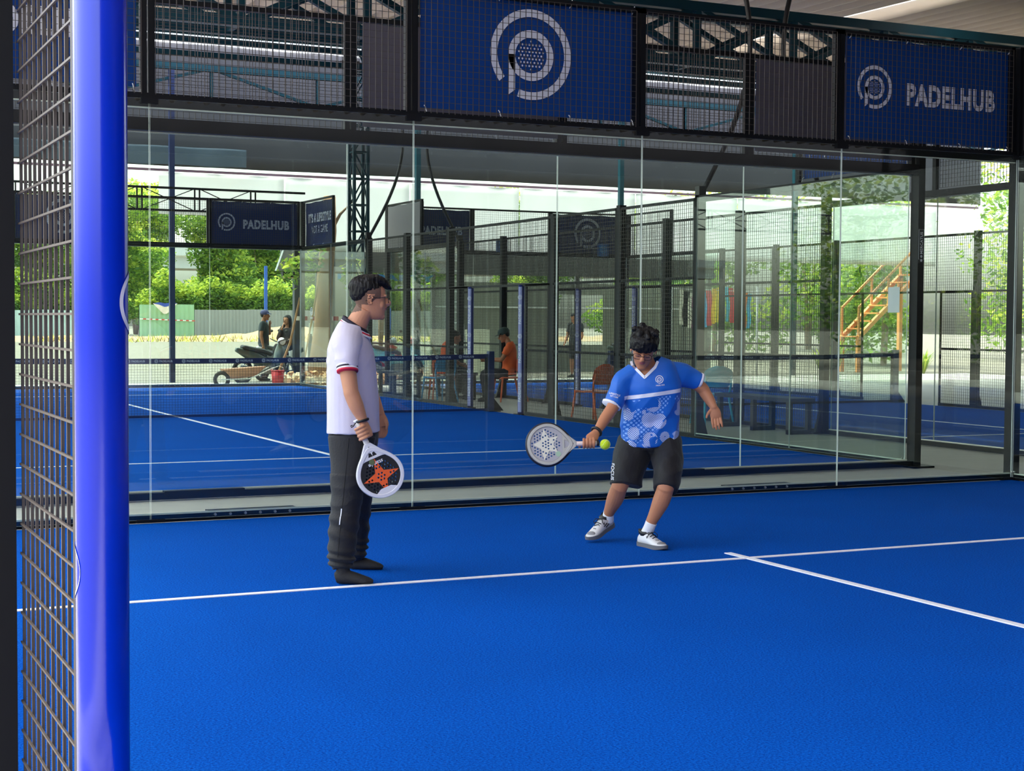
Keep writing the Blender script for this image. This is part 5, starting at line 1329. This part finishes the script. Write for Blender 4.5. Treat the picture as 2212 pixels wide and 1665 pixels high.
loft(mb, [(.10, .13, .70, .095), (.055, .05, .55, .080), (-.008, -.035, .405, .058), (-.022, -.02, .36, .054), (-.040, .045, .29, .056), (-.062, .105, .225, .044), (-.080, .148, .165, .033), (-.082, .155, .13, .034)], (1, 0, 0))
loft(mb, [(.285, .12, .70, .095), (.278, -.04, .55, .080), (.268, -.195, .412, .058), (.262, -.20, .372, .055), (.240, -.185, .300, .056), (.205, -.165, .215, .043), (.172, -.142, .140, .033), (.166, -.138, .10, .034)], (1, 0, 0))
# right hand round the grip: axis runs from the butt towards the racket on the left of the picture
GA2 = V((-.985, .0, -.03)).normalized(); GC2 = V((-.232, -.305, .680)); UP2 = V((0, 0, 1)); FR = V((0, -1, 0))
loft(mb, [(-.186, -.258, .745, .027, .021), (-.206, -.284, .722, .036, .022), (-.222, -.298, .704, .040, .021), (-.236, -.304, .694, .034, .017)], (1, .3, 0), 16, 3)
for i in range(4):
    c = GC2+GA2*(.034-.021*i)
    finger(mb, [c+UP2*.030+FR*.006, c+UP2*.018+FR*.027, c-UP2*.004+FR*.032, c-UP2*.022+FR*.018, c-UP2*.026-FR*.004], .0098, .0080)
finger(mb, [c+UP2*.022-FR*.016+GA2*.03, GC2+GA2*.028-FR*.028, GC2+GA2*.052-FR*.022-UP2*.012, GC2+GA2*.062-FR*.006-UP2*.022], .0105, .0085)
# left hand: open, fingers drooping, thumb out to the left
loft(mb, [(.596, .0, .898, .026, .020), (.603, -.004, .872, .036, .017), (.608, -.006, .845, .038, .016), (.611, -.006, .828, .034, .013)], (1, 0, .15), 16, 3)
for i, (dx, L) in enumerate(((-.026, .92), (-.008, 1.05), (.010, 1.0), (.027, .82))):
    b = V((.611+dx, -.006, .835)); finger(mb, [b, b+V((.002+dx*.10, -.012, -.030*L)), b+V((.006+dx*.12, -.018, -.056*L)), b+V((.010+dx*.1, -.016, -.076*L))], .0090, .0068)
finger(mb, [(.578, -.006, .882), (.562, -.012, .864), (.552, -.016, .846), (.548, -.016, .832)], .0105, .0082)
me = fuse(mb, .0036, 3, 'body')
body2 = skin_obj('body', me, [M_SKIN2, M_LIP], P2, face_assign(H2, HM2, 1))
T2 = TP(H2, HM2); mb = MB()
mb.ell(T2((-.014, 0, .172)), (.112, .094, .082), HM2, 26, 16); mb.ell(T2((-.045, 0, .13)), (.070, .085, .075), HM2, 22, 12); mb.ell(T2((.050, .0, .196)), (.062, .078, .042), HM2, 20, 12)
rr_ = random.Random(11)
for k in range(26):                                                                            # loose locks round the fringe
    a = -1.25+2.5*k/25; f = .010+.088*math.cos(a); s = .082*math.sin(a)
    loft(mb, [(f*.75, s*.8, .213, .014), (f*1.02, s*1.02, .190, .014), (f*1.08+.004, s*1.06+rr_.uniform(-.006, .006), .160+rr_.uniform(-.004, .004), .011), (f*1.02+.006, s*1.03+rr_.uniform(-.01, .01), .141+.010*abs(math.sin(a))+rr_.uniform(-.008, .006)-.018*abs(a/1.25)**3, .004)], (0, 1, 0), 8, 3, M=HM2, o=H2)
for k in range(16):                                                                            # tousled crown
    a = rr_.uniform(0, 6.28); q = rr_.uniform(.02, .07); loft(mb, [(-.01+q*math.cos(a)*.6, q*math.sin(a)*.6, .236, .020), (-.01+q*math.cos(a)*1.1, q*math.sin(a)*1.0, .242, .018), (-.01+q*math.cos(a)*1.4, q*math.sin(a)*1.3, .228, .014)], (0, 1, 0), 8, 3, M=HM2, o=H2)
me = fuse(mb, .004, 2, 'hair'); displace(me, wrinkle((55, 55, 20), .004, 5)); displace(me, lambda c: .0025*noise.noise((c[0]*120, c[1]*120, c[2]*50)))
skin_obj('hair', me, [M_HAIR], P2)
glasses(H2+HM2 @ V((.002, 0, -.004)), HM2, empty('spectacles'), M_FRAME, M_LENS, .7); [o for o in bpy.data.objects if o.name.startswith('spectacles')][-1].parent = P2
for s in (-1, 1):                                                                              # lowered lids and brows
    MB().ell(T2((.0845, .032*s, .112)), (.010, .0145, .0085), HM2, 12, 8).build('eyelid', M_SKIN2, body2, True, local=True)
    MB().tube([T2((.0925, .019*s, .104)), T2((.0955, .032*s, .1025)), T2((.0905, .046*s, .105))], .0016, 5).build('lash', M_HAIR, body2, True, local=True)
    MB().tube([T2((.0965, .014*s, .136)), T2((.0975, .030*s, .140)), T2((.089, .048*s, .136))], [.0028, .0034, .0016], 6).build('eyebrow', M_HAIR, body2, True, local=True)
# shorts
M_SHORT = mat('black_short_cloth', srgb(14, 13, 18), .72, 0, .10, 6, .2, 110, sheen=.08)
mb = MB()
loft(mb, [(.188, .08, .72, .180, .125), (.190, .075, .65, .186, .135), (.185, .065, .58, .175, .135), (.175, .05, .55, .14, .12)], (1, 0, 0), 28, 4)
loft(mb, [(.098, .085, .665, .118, .128), (.062, .04, .56, .118, .122), (.036, .0, .47, .108, .112), (.024, -.025, .385, .104, .100)], (1, 0, 0), 26, 4)
loft(mb, [(.282, .08, .665, .112, .128), (.294, -.015, .56, .102, .125), (.286, -.115, .47, .090, .118), (.268, -.178, .372, .078, .094)], (1, 0, 0), 26, 4)
me = fuse(mb, .0055, 4, 'shorts'); displace(me, lambda c: .006*(1-abs(noise.noise((c[0]*8+c[2]*5, c[1]*6, c[2]*8-c[0]*6)))*2)+.002*noise.noise((c[0]*20, c[1]*20, c[2]*9)))
sh2 = skin_obj('shorts', me, [M_SHORT], P2); bv = bvh_of(sh2)
vf = refine(fit_text('FOCUS', .105, .024, .02), .012); q = [V((-v.y, v.x, 0)) for v in vf[0]]
q = [V((v.y, -v.x, 0)) for v in vf[0]]
mk = MB(); mk.add(project(q, bv, (-.058, 0, .475), (1, 0, 0), (0, 0, 1), (.15, 1, 0)), vf[1]); mk.build('printed_lettering', M_PRINT, sh2, local=True)

# jersey with printed band and halftone dots
def jersey_mat():
    m = bpy.data.materials.new('blue_printed_jersey'); m.use_nodes = True; nt = m.node_tree; p = nt.nodes['Principled BSDF']
    p.inputs['Roughness'].default_value = .55; p.inputs['Sheen Weight'].default_value = .1
    def N(t, **k):
        n = nt.nodes.new(t)
        for a, b in k.items(): setattr(n, a, b)
        return n
    def mth(op, a, b=None, c=None):
        q = N('ShaderNodeMath', operation=op)
        for i, w in enumerate((a, b, c)):
            if w is None: continue
            if isinstance(w, (int, float)): q.inputs[i].default_value = w
            else: nt.links.new(w, q.inputs[i])
        return q.outputs[0]
    tc = N('ShaderNodeTexCoord'); sp = N('ShaderNodeSeparateXYZ'); nt.links.new(tc.outputs['Object'], sp.inputs[0]); X, Y, Z = sp.outputs
    line = mth('SUBTRACT', Z, mth('MULTIPLY_ADD', X, .145, .957))                   # height above the slanted chest band
    torso = mth('MULTIPLY', mth('GREATER_THAN', X, .004), mth('LESS_THAN', X, .372))
    band = mth('MULTIPLY', mth('LESS_THAN', mth('ABSOLUTE', line), .0125), torso)
    below = mth('MULTIPLY', mth('LESS_THAN', line, -.022), torso)
    def dots(pitch, r):
        u = mth('MULTIPLY', mth('ADD', X, mth('MULTIPLY_ADD', Y, .35, Z)), .7071/pitch); v = mth('MULTIPLY', mth('SUBTRACT', mth('MULTIPLY_ADD', Y, .35, X), Z), .7071/pitch)
        fu = mth('SUBTRACT', mth('FRACT', u), .5); fv = mth('SUBTRACT', mth('FRACT', v), .5)
        return mth('LESS_THAN', mth('ADD', mth('MULTIPLY', fu, fu), mth('MULTIPLY', fv, fv)), r*r)
    vo = N('ShaderNodeTexVoronoi'); vo.inputs['Scale'].default_value = 9.0; vo.inputs['Randomness'].default_value = .75; nt.links.new(tc.outputs['Object'], vo.inputs['Vector'])
    patch = mth('LESS_THAN', vo.outputs['Distance'], .45)
    nz = N('ShaderNodeTexNoise'); nz.inputs['Scale'].default_value = 7; nt.links.new(tc.outputs['Object'], nz.inputs['Vector'])
    fade = mth('GREATER_THAN', mth('SUBTRACT', nz.outputs['Fac'], mth('MULTIPLY', mth('ADD', line, .3), .55)), .40)
    d1 = mth('MULTIPLY', mth('MULTIPLY', dots(.0085, .37), patch), mth('MULTIPLY', below, fade))
    d2 = mth('MULTIPLY', mth('MULTIPLY', dots(.0205, .34), mth('GREATER_THAN', vo.outputs['Distance'], .47)), mth('MULTIPLY', below, mth('GREATER_THAN', mth('SUBTRACT', nz.outputs['Fac'], mth('MULTIPLY', X, .5)), .40)))
    c0 = N('ShaderNodeRGB'); c0.outputs[0].default_value = srgb(0, 98, 200)
    def mix(fac, a, col):
        q = N('ShaderNodeMixRGB'); nt.links.new(fac, q.inputs[0]); nt.links.new(a, q.inputs[1]); q.inputs[2].default_value = col; return q.outputs[0]
    c = mix(d2, c0.outputs[0], srgb(132, 176, 240)); c = mix(d1, c, srgb(240, 244, 252)); c = mix(band, c, srgb(236, 236, 248))
    nt.links.new(c, p.inputs['Base Color'])
    return m
M_JERSEY = jersey_mat()
mb = MB()
loft(mb, [(.190, .055, .650, .193, .135), (.187, .050, .72, .191, .132), (.184, .035, .82, .186, .128), (.187, .012, .92, .179, .127), (.190, -.008, 1.01, .178, .124), (.189, -.022, 1.08, .180, .114), (.183, -.030, 1.135, .160, .098), (.170, -.032, 1.172, .118, .085), (.158, -.030, 1.198, .080, .072)], (1, 0, 0), 34, 5, 2.25)
SA = [(.075, -.01, 1.105, .085, .082), (.010, -.030, 1.065, .078, .076), (-.040, -.058, .990, .064, .066), (-.074, -.084, .922, .056, .060)]
SB = [(.300, .0, 1.115, .075, .085), (.385, .030, 1.110, .070, .078), (.450, .048, 1.092, .058, .064), (.503, .055, 1.070, .052, .050)]
for S in (SA, SB): loft(mb, S, (0, 1, 0), 22, 5)
me = fuse(mb, .005, 4, 'jersey')
def jf(c):
    x, y, z = c; t = x*.55+z; s = x-z*.5
    f = .012*(1-abs(noise.noise((t*2.6, y*2.0+1, s*9)))*2.6)*min(1, max(0, (1.13-z)/.1)) + .005*noise.noise((x*12, y*10, z*16)) - .010*math.exp(-((z-.80-.25*(x-.19))/.03)**2)*(.5+noise.noise((x*6, 3, z*4)))
    return f
displace(me, jf)
# cut the V of the neck out of the front
bm = bmesh.new(); bm.from_mesh(me)
Vb = V((.130, 0, 1.100)); La = V((.048, 0, 1.205)); Ra = V((.222, 0, 1.225))
def in_v(c):
    if c.y > -.02 or c.z < Vb.z: return False
    t = (c.z-Vb.z)/(La.z-Vb.z); return Vb.x+(La.x-Vb.x)*t < c.x < Vb.x+(Ra.x-Vb.x)*t
bmesh.ops.delete(bm, geom=[f for f in bm.faces if in_v(f.calc_center_median())], context='FACES'); 
bv_full = BVHTree.FromPolygons([v.co for v in me.vertices], [p.vertices for p in me.polygons])
bm.to_mesh(me); bm.free()
jer = skin_obj('jersey', me, [M_JERSEY], P2)
M_RIB = mat('white_jersey_trim', srgb(236, 236, 246), .6)
def ribbon(path, w, nm, m, n=30):
    P_ = [V((*q, 0)) for q in path]; pts = []
    for i in range(len(P_)-1):
        for k in range(n): pts.append(P_[i].lerp(P_[i+1], k/n))
    pts.append(P_[-1]); vv = []
    for i, p in enumerate(pts):
        d = (pts[min(i+1, len(pts)-1)]-pts[max(i-1, 0)]).normalized(); nn = V((-d.y, d.x, 0)); vv += [p-nn*w/2, p+nn*w/2]
    h = project(vv, bv_full, (0, 0, 0), (1, 0, 0), (0, 0, 1), (0, 1, 0), .004)
    mb = MB(); mb.add(h, [(2*i, 2*i+2, 2*i+3, 2*i+1) for i in range(len(pts)-1)]); return mb.build(nm, m, jer, True, local=True)
ribbon([(.052, 1.196), (.062, 1.165), (.130, 1.094), (.198, 1.160), (.218, 1.200)], .017, 'collar_trim', M_RIB)
sleeve_bands(SA, [M_RIB], jer, .017); sleeve_bands(SB, [M_RIB], jer, .017)
bv = bv_full; mk = MB(); vf = refine(logo_vf(.026, True, .09), .006); mk.add(project(vf[0], bv, (.226, 0, 1.083), (1, 0, .05), (-.05, 0, 1), (0, 1, 0)), vf[1])
vf = refine(fit_text('PADEL HUB', .055, .009, .02), .008); mk.add(project(vf[0], bv, (.232, 0, 1.046), (1, 0, .10), (-.1, 0, 1), (0, 1, 0)), vf[1])
vf = refine(fit_text("LIFESTYLE", .070, .012, .02), .008); mk.add(project(vf[0], bv, (-.060, 0, .985), (1, 0, -.25), (.25, 0, 1), (0, 1, 0)), vf[1])
vf = refine(fit_text("NOT A GAME", .050, .010, .01), .008); mk.add(project(vf[0], bv, (-.064, 0, .970), (1, 0, -.25), (.25, 0, 1), (0, 1, 0)), vf[1])
mk.build('printed_artwork', M_PRINT, jer, local=True)
w = V((-.183, -.252, .752)); d = V((-.55, -.6, -.58)).normalized(); a = d.orthogonal().normalized(); b = d.cross(a)
MB().tube([w+(a*.033*math.cos(t)+b*.031*math.sin(t)) for t in np.linspace(0, 2*math.pi, 25)[:-1]], .0095, 8, closed=True).build('wrist_strap', M_BAND, P2, True, local=True)

# socks and shoes
M_WSOCK = mat('white_sock', srgb(236, 236, 240), .85, 0, .04, 60, .3, 220)
M_SHOEW = mat('white_shoe_upper', srgb(222, 220, 222), .5, 0, .06, 20); M_SOLE = mat('grey_rubber_sole', srgb(104, 104, 108), .7); M_SHOEG = mat('grey_shoe_panel', srgb(140, 138, 140), .7, 0, .2, 120)
def shoe(O, fwd, up, parent, L=.285):
    root = empty('shoe'); root.parent = parent; Mm = basis(fwd, up); O = V(O)
    T = lambda p: O+Mm @ V(p)
    prof = [(0, .024), (.015, .033), (.05, .037), (.10, .035), (.15, .039), (.19, .045), (.225, .044), (.255, .035), (.275, .021), (.285, .006)]
    out = [(x, w) for x, w, in [tuple(q) for q in crom(prof, 3)]]
    for nm, z0, z1, g, m in (('sole', 0.0, .026, .003, M_SOLE),):
        mb = MB(); ring = [(x, w+g) for x, w in out]+[(x, -w-g) for x, w in out[::-1]]
        lo = [T((x*L/.285-.002, y, z0+(.012*max(0, (x-.2)/.085)**2))) for x, y in ring]; hi = [T((x*L/.285-.002, y*1.02, z1+.006*max(0, (x-.23)/.055))) for x, y in ring]; n = len(ring)
        mb.add(lo+hi, [tuple(range(n-1, -1, -1)), tuple(range(n, 2*n))]+[(i, (i+1) % n, n+(i+1) % n, n+i) for i in range(n)]); o = mb.build(nm, m, root, local=True); smooth_by_angle(o, 40)
    mb = MB(); rings = []
    for x, w, h in [tuple(q) for q in crom([(.002, .026, .072), (.03, .034, .088), (.07, .035, .090), (.105, .035, .088), (.14, .037, .074), (.175, .041, .060), (.21, .042, .048), (.245, .036, .040), (.268, .024, .034), (.280, .010, .028)], 4)]:
        ring = []
        for k in range(24):
            t = 2*math.pi*k/24; s = math.sin(t); ring.append(T((x*L/.285, w*math.copysign(abs(math.cos(t))**.75, math.cos(t)), .020+(h-.020)*max(s, 0)**.7 if s > 0 else .020)))
        rings.append(ring)
    mb.rings(rings); mb.build('upper', M_SHOEW, root, True, local=True)
    mb = MB(); rings = []
    for z, w in ((.070, .033), (.098, .036)):
        rings.append([T((.050+.054*math.cos(2*math.pi*k/20), w*math.sin(2*math.pi*k/20), z+.010*(math.cos(2*math.pi*k/20) < -.3))) for k in range(20)])
    mb.rings(rings).build('heel_collar', M_BAND, root, True, local=True)
    mb = MB(); mb.ell(T((.232, 0, .037)), (.024, .032, .013), Mm, 16, 8); mb.build('toe_panel', M_SHOEG, root, True, local=True)
    for i in range(5):
        x = .120+.020*i; z = .090-.0095*i-.0012*i*i; MB().tube([T((x, -.022, z-.008)), T((x+.006, -.010, z+.004)), T((x+.010*(1 if i % 2 else -1), .010, z+.004)), T((x, .022, z-.008))], .0032, 5).build('lace', M_BAND, root, True, local=True)
    for s in (-1, 1): MB().tube([T((.112, .004*s, .094)), T((.125, .026*s, .098)), T((.140, .036*s, .084)), T((.130, .040*s, .064)), T((.118, .034*s, .074))], .0026, 5).build('lace_loop', M_BAND, root, True, local=True)
    for k in range(2): MB().bar(T((.075+.02*k, .0385, .050+.012*k)), T((.115+.02*k, .0415, .040+.012*k)), .006, .003).build('side_mark', M_BAND, root, local=True)
    return root
shoe((.118, -.075, 0.0), (.50, -.86, 0), (0, 0, 1), P2)
shoe((-.052, .215, .085), (-.60, -.76, -.27), (-.18, -.23, .96), P2)
for pts in ([(.150, -.118, .075, .038), (.168, -.140, .12, .037), (.182, -.148, .158, .038)], [(-.078, .165, .125, .038), (-.078, .148, .165, .037), (-.070, .130, .205, .037)]):
    mb = MB(); loft(mb, pts, (1, 0, 0), 20, 4); mb.build('sock', M_WSOCK, P2, True, local=True)

# his racket and the ball
cols2 = {'frame': mat('graphite_racket_frame', srgb(168, 164, 158), .3, .35), 'face': mat('silver_racket_face', srgb(176, 172, 176), .45), 'grip': mat('pale_pink_grip', srgb(240, 222, 214), .7), 'butt': M_BAND}
M_IVORY = mat('ivory_star_print', srgb(232, 226, 206), .5)
rx = w1(GA2 + V((0, -.06, 0))).normalized(); rn = w1((-.05, -.985, .16)); rn = (rn-rx*rn.dot(rx)).normalized(); rxx = rx.cross(rn)
loc2 = V((4.60, -2.18, 0))+w1(GC2)-rx*.062
rk2, _, _p = racket('silver racket with ivory star print held out by the jersey player', loc2, rxx, rx, rn, cols2,
    [('star_print', [[(.0, .440-.02), (.026, .372), (.100, .352), (.040, .318), (.052, .262), (.0, .292), (-.052, .262), (-.040, .318), (-.100, .352), (-.026, .372)]], M_IVORY, .0158), ('round_sticker', [circ(-.062, .262, .017)], mat('pale_green_sticker', srgb(170, 200, 168), .5), .0165)])
Mx2 = Matrix((rxx, rx, rn)).transposed(); mbo = MB(); oo = racket_outline(72, 1.012)
MB().tube([Mx2 @ V((x, y, -.004)) for x, y in oo], .0125, 8, closed=True).build('bumper', mat('dark_racket_bumper', srgb(26, 22, 34), .5), rk2, True, local=True)
BALL = V((4.60, -2.18, 0))+w1((-.132, -.32, .675))
bo = MB().ell(BALL, (.0335, .0335, .0335), None, 28, 18).build('tennis_ball', mat('yellow_felt', srgb(206, 232, 24), .85, 0, .08, 60, .4, 200, sheen=.3), None, True)
tag(bo, 'bright yellow ball in the air by the jersey player\'s hand', 'ball')
sp_ = []
for i in range(48):
    t = 2*math.pi*i/48; a_, b_ = .75, .25; q = V((a_*math.cos(t)+b_*math.cos(3*t), a_*math.sin(t)-b_*math.sin(3*t), 2*math.sqrt(a_*b_)*math.sin(2*t)*.98)); sp_.append(BALL+(Euler((.5, .4, .9)).to_matrix() @ q).normalized()*.0335)
MB().tube(sp_, .0011, 5, closed=True).build('seam', mat('ball_seam', srgb(232, 240, 200), .8), bo)
# ------------------------------------------------------------------ bystanders (local frame: facing +x, left side +y)
def figure(label, loc, rz, J, cols, cap=None, long_hair=False, short_legs=False, head_yaw=0.0, head_pitch=0.0, vox=.008, shoes=True):
    root = empty('person', loc, rz, label, 'person', None)
    skin, shirt, pants, hairm, shoem = cols
    c, s = math.cos(head_yaw), math.sin(head_yaw); f = V((c*math.cos(head_pitch), s*math.cos(head_pitch), math.sin(head_pitch))); HM = basis(f, (0, 0, 1) if abs(head_pitch) < .1 else V((-c*math.sin(head_pitch), -s*math.sin(head_pitch), math.cos(head_pitch))))
    HO = V(J['head']); mb = MB(); head_into(mb, HO, HM, J['neck'], .054, detail=False)
    sh, el, wr = J['sh'], J['el'], J['wr']; hp, kn, an, to = J['hip'], J['kn'], J['an'], J['toe']; ch, pv = V(J['chest']), V(J['pelvis'])
    loft(mb, [(*(V(J['neck'])), .06, .055), (*(ch+V((0, 0, .08))), .14, .09), (*ch, .145, .10), (*((ch+pv)/2), .13, .10), (*pv, .14, .11)], (0, 1, 0))
    for k in (0, 1):
        a, b, d = V(sh[k]), V(el[k]), V(wr[k]); loft(mb, [(*a, .05), (*a.lerp(b, .5), .047), (*b, .04), (*b.lerp(d, .35), .040), (*d, .027)], (0, 1, 0), 14, 3)
        h = (d-b).normalized(); side = h.orthogonal().normalized(); loft(mb, [(*d, .026, .02), (*(d+h*.05), .038, .018), (*(d+h*.09), .034, .014)], side, 12, 2)
        for q in (-.024, -.008, .008, .024): finger(mb, [d+h*.085+side*q, d+h*.125+side*q*1.05, d+h*(.165-.4*abs(q))+side*q], .0085, .007)
        finger(mb, [d+h*.03+side*.034, d+h*.06+side*.052, d+h*.09+side*.056], .009, .0075)
        a, b, d = V(hp[k]), V(kn[k]), V(an[k]); loft(mb, [(*a, .085), (*a.lerp(b, .5), .075), (*b, .056), (*b.lerp(d, .35), .055), (*d, .034)], (0, 1, 0), 14, 3)
    skin_obj('body', fuse(mb, vox, 3, 'body'), [skin, M_LIP], root, face_assign(HO, HM, 1))
    mb = MB(); loft(mb, [(*(V(J['neck'])+V((0, 0, -.02))), .085, .07), (*(ch+V((0, 0, .11))), .165, .095), (*(ch+V((0, 0, .02))), .19, .12), (*((ch+pv)/2), .175, .125), (*(pv+V((0, 0, .02))), .18, .13), (*(pv+V((0, 0, -.06))), .182, .132)], (0, 1, 0), 26, 4)
    for k in (0, 1):
        a, b = V(sh[k]), V(el[k]); t = J.get('sleeve', .62); d = V(wr[k])
        st = [(*(a*.8+ch*.2+V((0, 0, .02))), .075), (*a, .072), (*a.lerp(b, t), .060)]
        if t >= 1: st = st[:2]+[(*b, .056), (*b.lerp(d, .9), .042)]
        loft(mb, st, (0, 1, 0), 16, 4)
    me = fuse(mb, vox, 3, 'shirt'); displace(me, wrinkle((9, 9, 7), .008, 2)); skin_obj('shirt', me, [shirt], root)
    mb = MB(); loft(mb, [(*(pv+V((0, 0, .05))), .165, .12), (*pv, .172, .13), (*(pv+V((0, 0, -.08))), .165, .13)], (0, 1, 0), 24, 3)
    for k in (0, 1):
        a, b, d = V(hp[k]), V(kn[k]), V(an[k]); st = [(*a, .105), (*a.lerp(b, .5), .095), (*b, .078)]
        if not short_legs: st += [(*b.lerp(d, .5), .070), (*d, .060)]
        loft(mb, st, (0, 1, 0), 18, 4)
    me = fuse(mb, vox, 3, 'trousers'); displace(me, wrinkle((8, 8, 9), .007, 6)); skin_obj('shorts' if short_legs else 'trousers', me, [pants], root)
    for k in (0, 1):
        d, t = V(an[k]), V(to[k]); g = (t-d); g.z = 0; hl = d-g.normalized()*.06; z = t.z; mb = MB()
        loft(mb, [(hl.x, hl.y, z+.035, .030, .035), (d.x, d.y, z+.045, .036, .045), (*(d.lerp(t, .5).xy), z+.034, .042, .034), (t.x, t.y, z+.022, .036, .022)], V((0, 0, 1)).cross(g), 14, 4); mb.build('shoe', shoem, root, True, local=True)
    T = TP(HO, HM); mb = MB()
    mb.ell(T((-.018, 0, .168)), (.104, .083, .074), HM, 20, 12); mb.ell(T((-.05, 0, .13)), (.062, .078, .07), HM, 16, 10)
    if long_hair:
        for sgn in (-1, 1): loft(mb, [(.02, .070*sgn, .19, .03), (.0, .085*sgn, .08, .03), (-.01, .085*sgn, -.06, .035), (.0, .08*sgn, -.20, .025)], (0, 1, 0), 10, 3, M=HM, o=HO)
        loft(mb, [(-.07, 0, .15, .08, .04), (-.085, 0, .0, .085, .035), (-.08, 0, -.2, .08, .03)], (0, 1, 0), 14, 3, M=HM, o=HO)
    me = fuse(mb, .006, 3, 'hair'); displace(me, wrinkle((50, 50, 18), .003, 1)); skin_obj('hair', me, [hairm], root)
    if cap:
        cp = empty('cap'); cp.parent = root; mb = MB(); mb.ell(T((-.010, 0, .172)), (.110, .089, .088), HM, 24, 12); mb.build('crown', cap, cp, True, local=True)
        mb = MB(); vv = []
        for r_, dz in ((.085, .0), (.165, -.022)):
            for i in range(13): a = -1.15+2.3*i/12; vv.append(T((.005+r_*math.cos(a), r_*.82*math.sin(a), .168+dz)))
        n = len(vv); mb.add(vv+[p+HM @ V((0, 0, .006)) for p in vv], [(i, i+1, 14+i, 13+i) for i in range(12)]+[(n+i+13, n+i+14, n+i+1, n+i) for i in range(12)]+[(13+i, 14+i, n+14+i, n+13+i) for i in range(12)]); mb.build('brim', cap, cp, True, local=True)
    return root
M_TEE_B = mat('black_tee', srgb(44, 54, 58), .8, 0, .1, 8); M_JEAN = mat('dark_jeans', srgb(44, 54, 74), .8, 0, .1, 8); M_TEE_O = mat('orange_tee', srgb(232, 96, 34), .75, 0, .08, 8); M_TROUD = mat('charcoal_trousers', srgb(34, 34, 40), .8)
M_SHD = mat('dark_shoe', srgb(34, 32, 34), .6); M_CAPN = mat('navy_cap', srgb(70, 72, 116), .7); M_CAPG = mat('dark_green_cap', srgb(32, 54, 50), .7); M_JACK = mat('grey_jacket', srgb(66, 62, 66), .8); M_TEE_K = mat('black_sports_tee', srgb(34, 36, 40), .7)
leg0 = lambda: dict(hip=[(0, -.09, .90), (0, .09, .90)], kn=[(.02, -.10, .49), (.02, .10, .49)], an=[(-.01, -.11, .09), (-.01, .11, .09)], toe=[(.14, -.13, 0), (.14, .13, 0)], pelvis=(0, 0, .95), chest=(0, 0, 1.28), neck=(0, 0, 1.44), head=(.035, 0, 1.475), sh=[(0, -.18, 1.38), (0, .18, 1.38)])
J = leg0(); J.update(el=[(-.02, -.25, 1.10), (.10, .24, 1.13)], wr=[(.03, -.27, .86), (.14, .05, 1.34)])
figure('person in dark tee and cap standing behind the green motorbike', (10.42, 25.75, gz(10.4, 25.7)), -YAW, J, (M_SKIN3, M_TEE_B, M_JEAN, M_HAIR, M_SHD), cap=M_CAPN)
J = dict(hip=[(0, -.09, .86), (0, .09, .86)], kn=[(.36, -.12, .80), (.34, .16, .78)], an=[(.34, -.14, .36), (.36, .18, .34)], toe=[(.48, -.14, .27), (.5, .2, .25)], pelvis=(0, 0, .88), chest=(.04, 0, 1.18), neck=(.05, 0, 1.33), head=(.08, 0, 1.36), sh=[(.04, -.16, 1.27), (.04, .16, 1.27)], el=[(.16, -.20, 1.02), (.15, .2, 1.0)], wr=[(.22, -.05, 1.27), (.34, .1, .95)], sleeve=1)
figure('person with long hair in a grey jacket seated on the white motorbike', (10.98, 25.48, gz(11, 25.5)), math.radians(215), J, (M_SKIN1, M_JACK, M_TROUD, M_HAIR, M_SHD), long_hair=True)
seat = lambda: dict(hip=[(0, -.10, .50), (0, .10, .50)], kn=[(.42, -.12, .50), (.42, .12, .50)], an=[(.40, -.12, .09), (.40, .12, .09)], toe=[(.54, -.13, 0), (.54, .13, 0)], pelvis=(-.02, 0, .55), chest=(-.03, 0, .90), neck=(-.01, 0, 1.06), head=(.035, 0, 1.09), sh=[(-.03, -.18, 1.0), (-.03, .18, 1.0)])
J = seat(); J.update(el=[(.10, -.23, .76), (.12, .23, .76)], wr=[(.34, -.12, .74), (.36, .10, .76)])
figure('person in orange tee and dark cap seated on a chair in the lane', (11.60, 14.35, FZ), math.radians(180)-YAW, J, (M_SKIN3, M_TEE_O, M_TROUD, M_HAIR, M_SHD), cap=M_CAPG, head_pitch=-.35)
J = seat(); J.update(el=[(.08, -.24, .74), (.12, .23, .74)], wr=[(.30, -.16, .64), (.32, .14, .66)], chest=(.04, 0, .88), neck=(.09, 0, 1.03), head=(.15, 0, 1.04), sh=[(.04, -.18, .97), (.04, .18, .97)])
figure('person in orange tee leaning forward on a chair behind the net', (10.74, 15.22, FZ), math.radians(-12), J, (M_SKIN3, M_TEE_O, M_TROUD, M_HAIR, M_SHD), head_pitch=-.3)
J = leg0(); J.update(el=[(.02, -.25, 1.10), (.03, .25, 1.10)], wr=[(.16, -.22, .92), (.15, .20, .90)])
figure('person in black sports kit standing beyond the narrow court', (18.9, 25.6, gz(18.9, 25.6)), math.radians(205), J, (M_SKIN2, M_TEE_K, M_TEE_K, M_HAIR, M_SHD), short_legs=True, head_pitch=-.25)
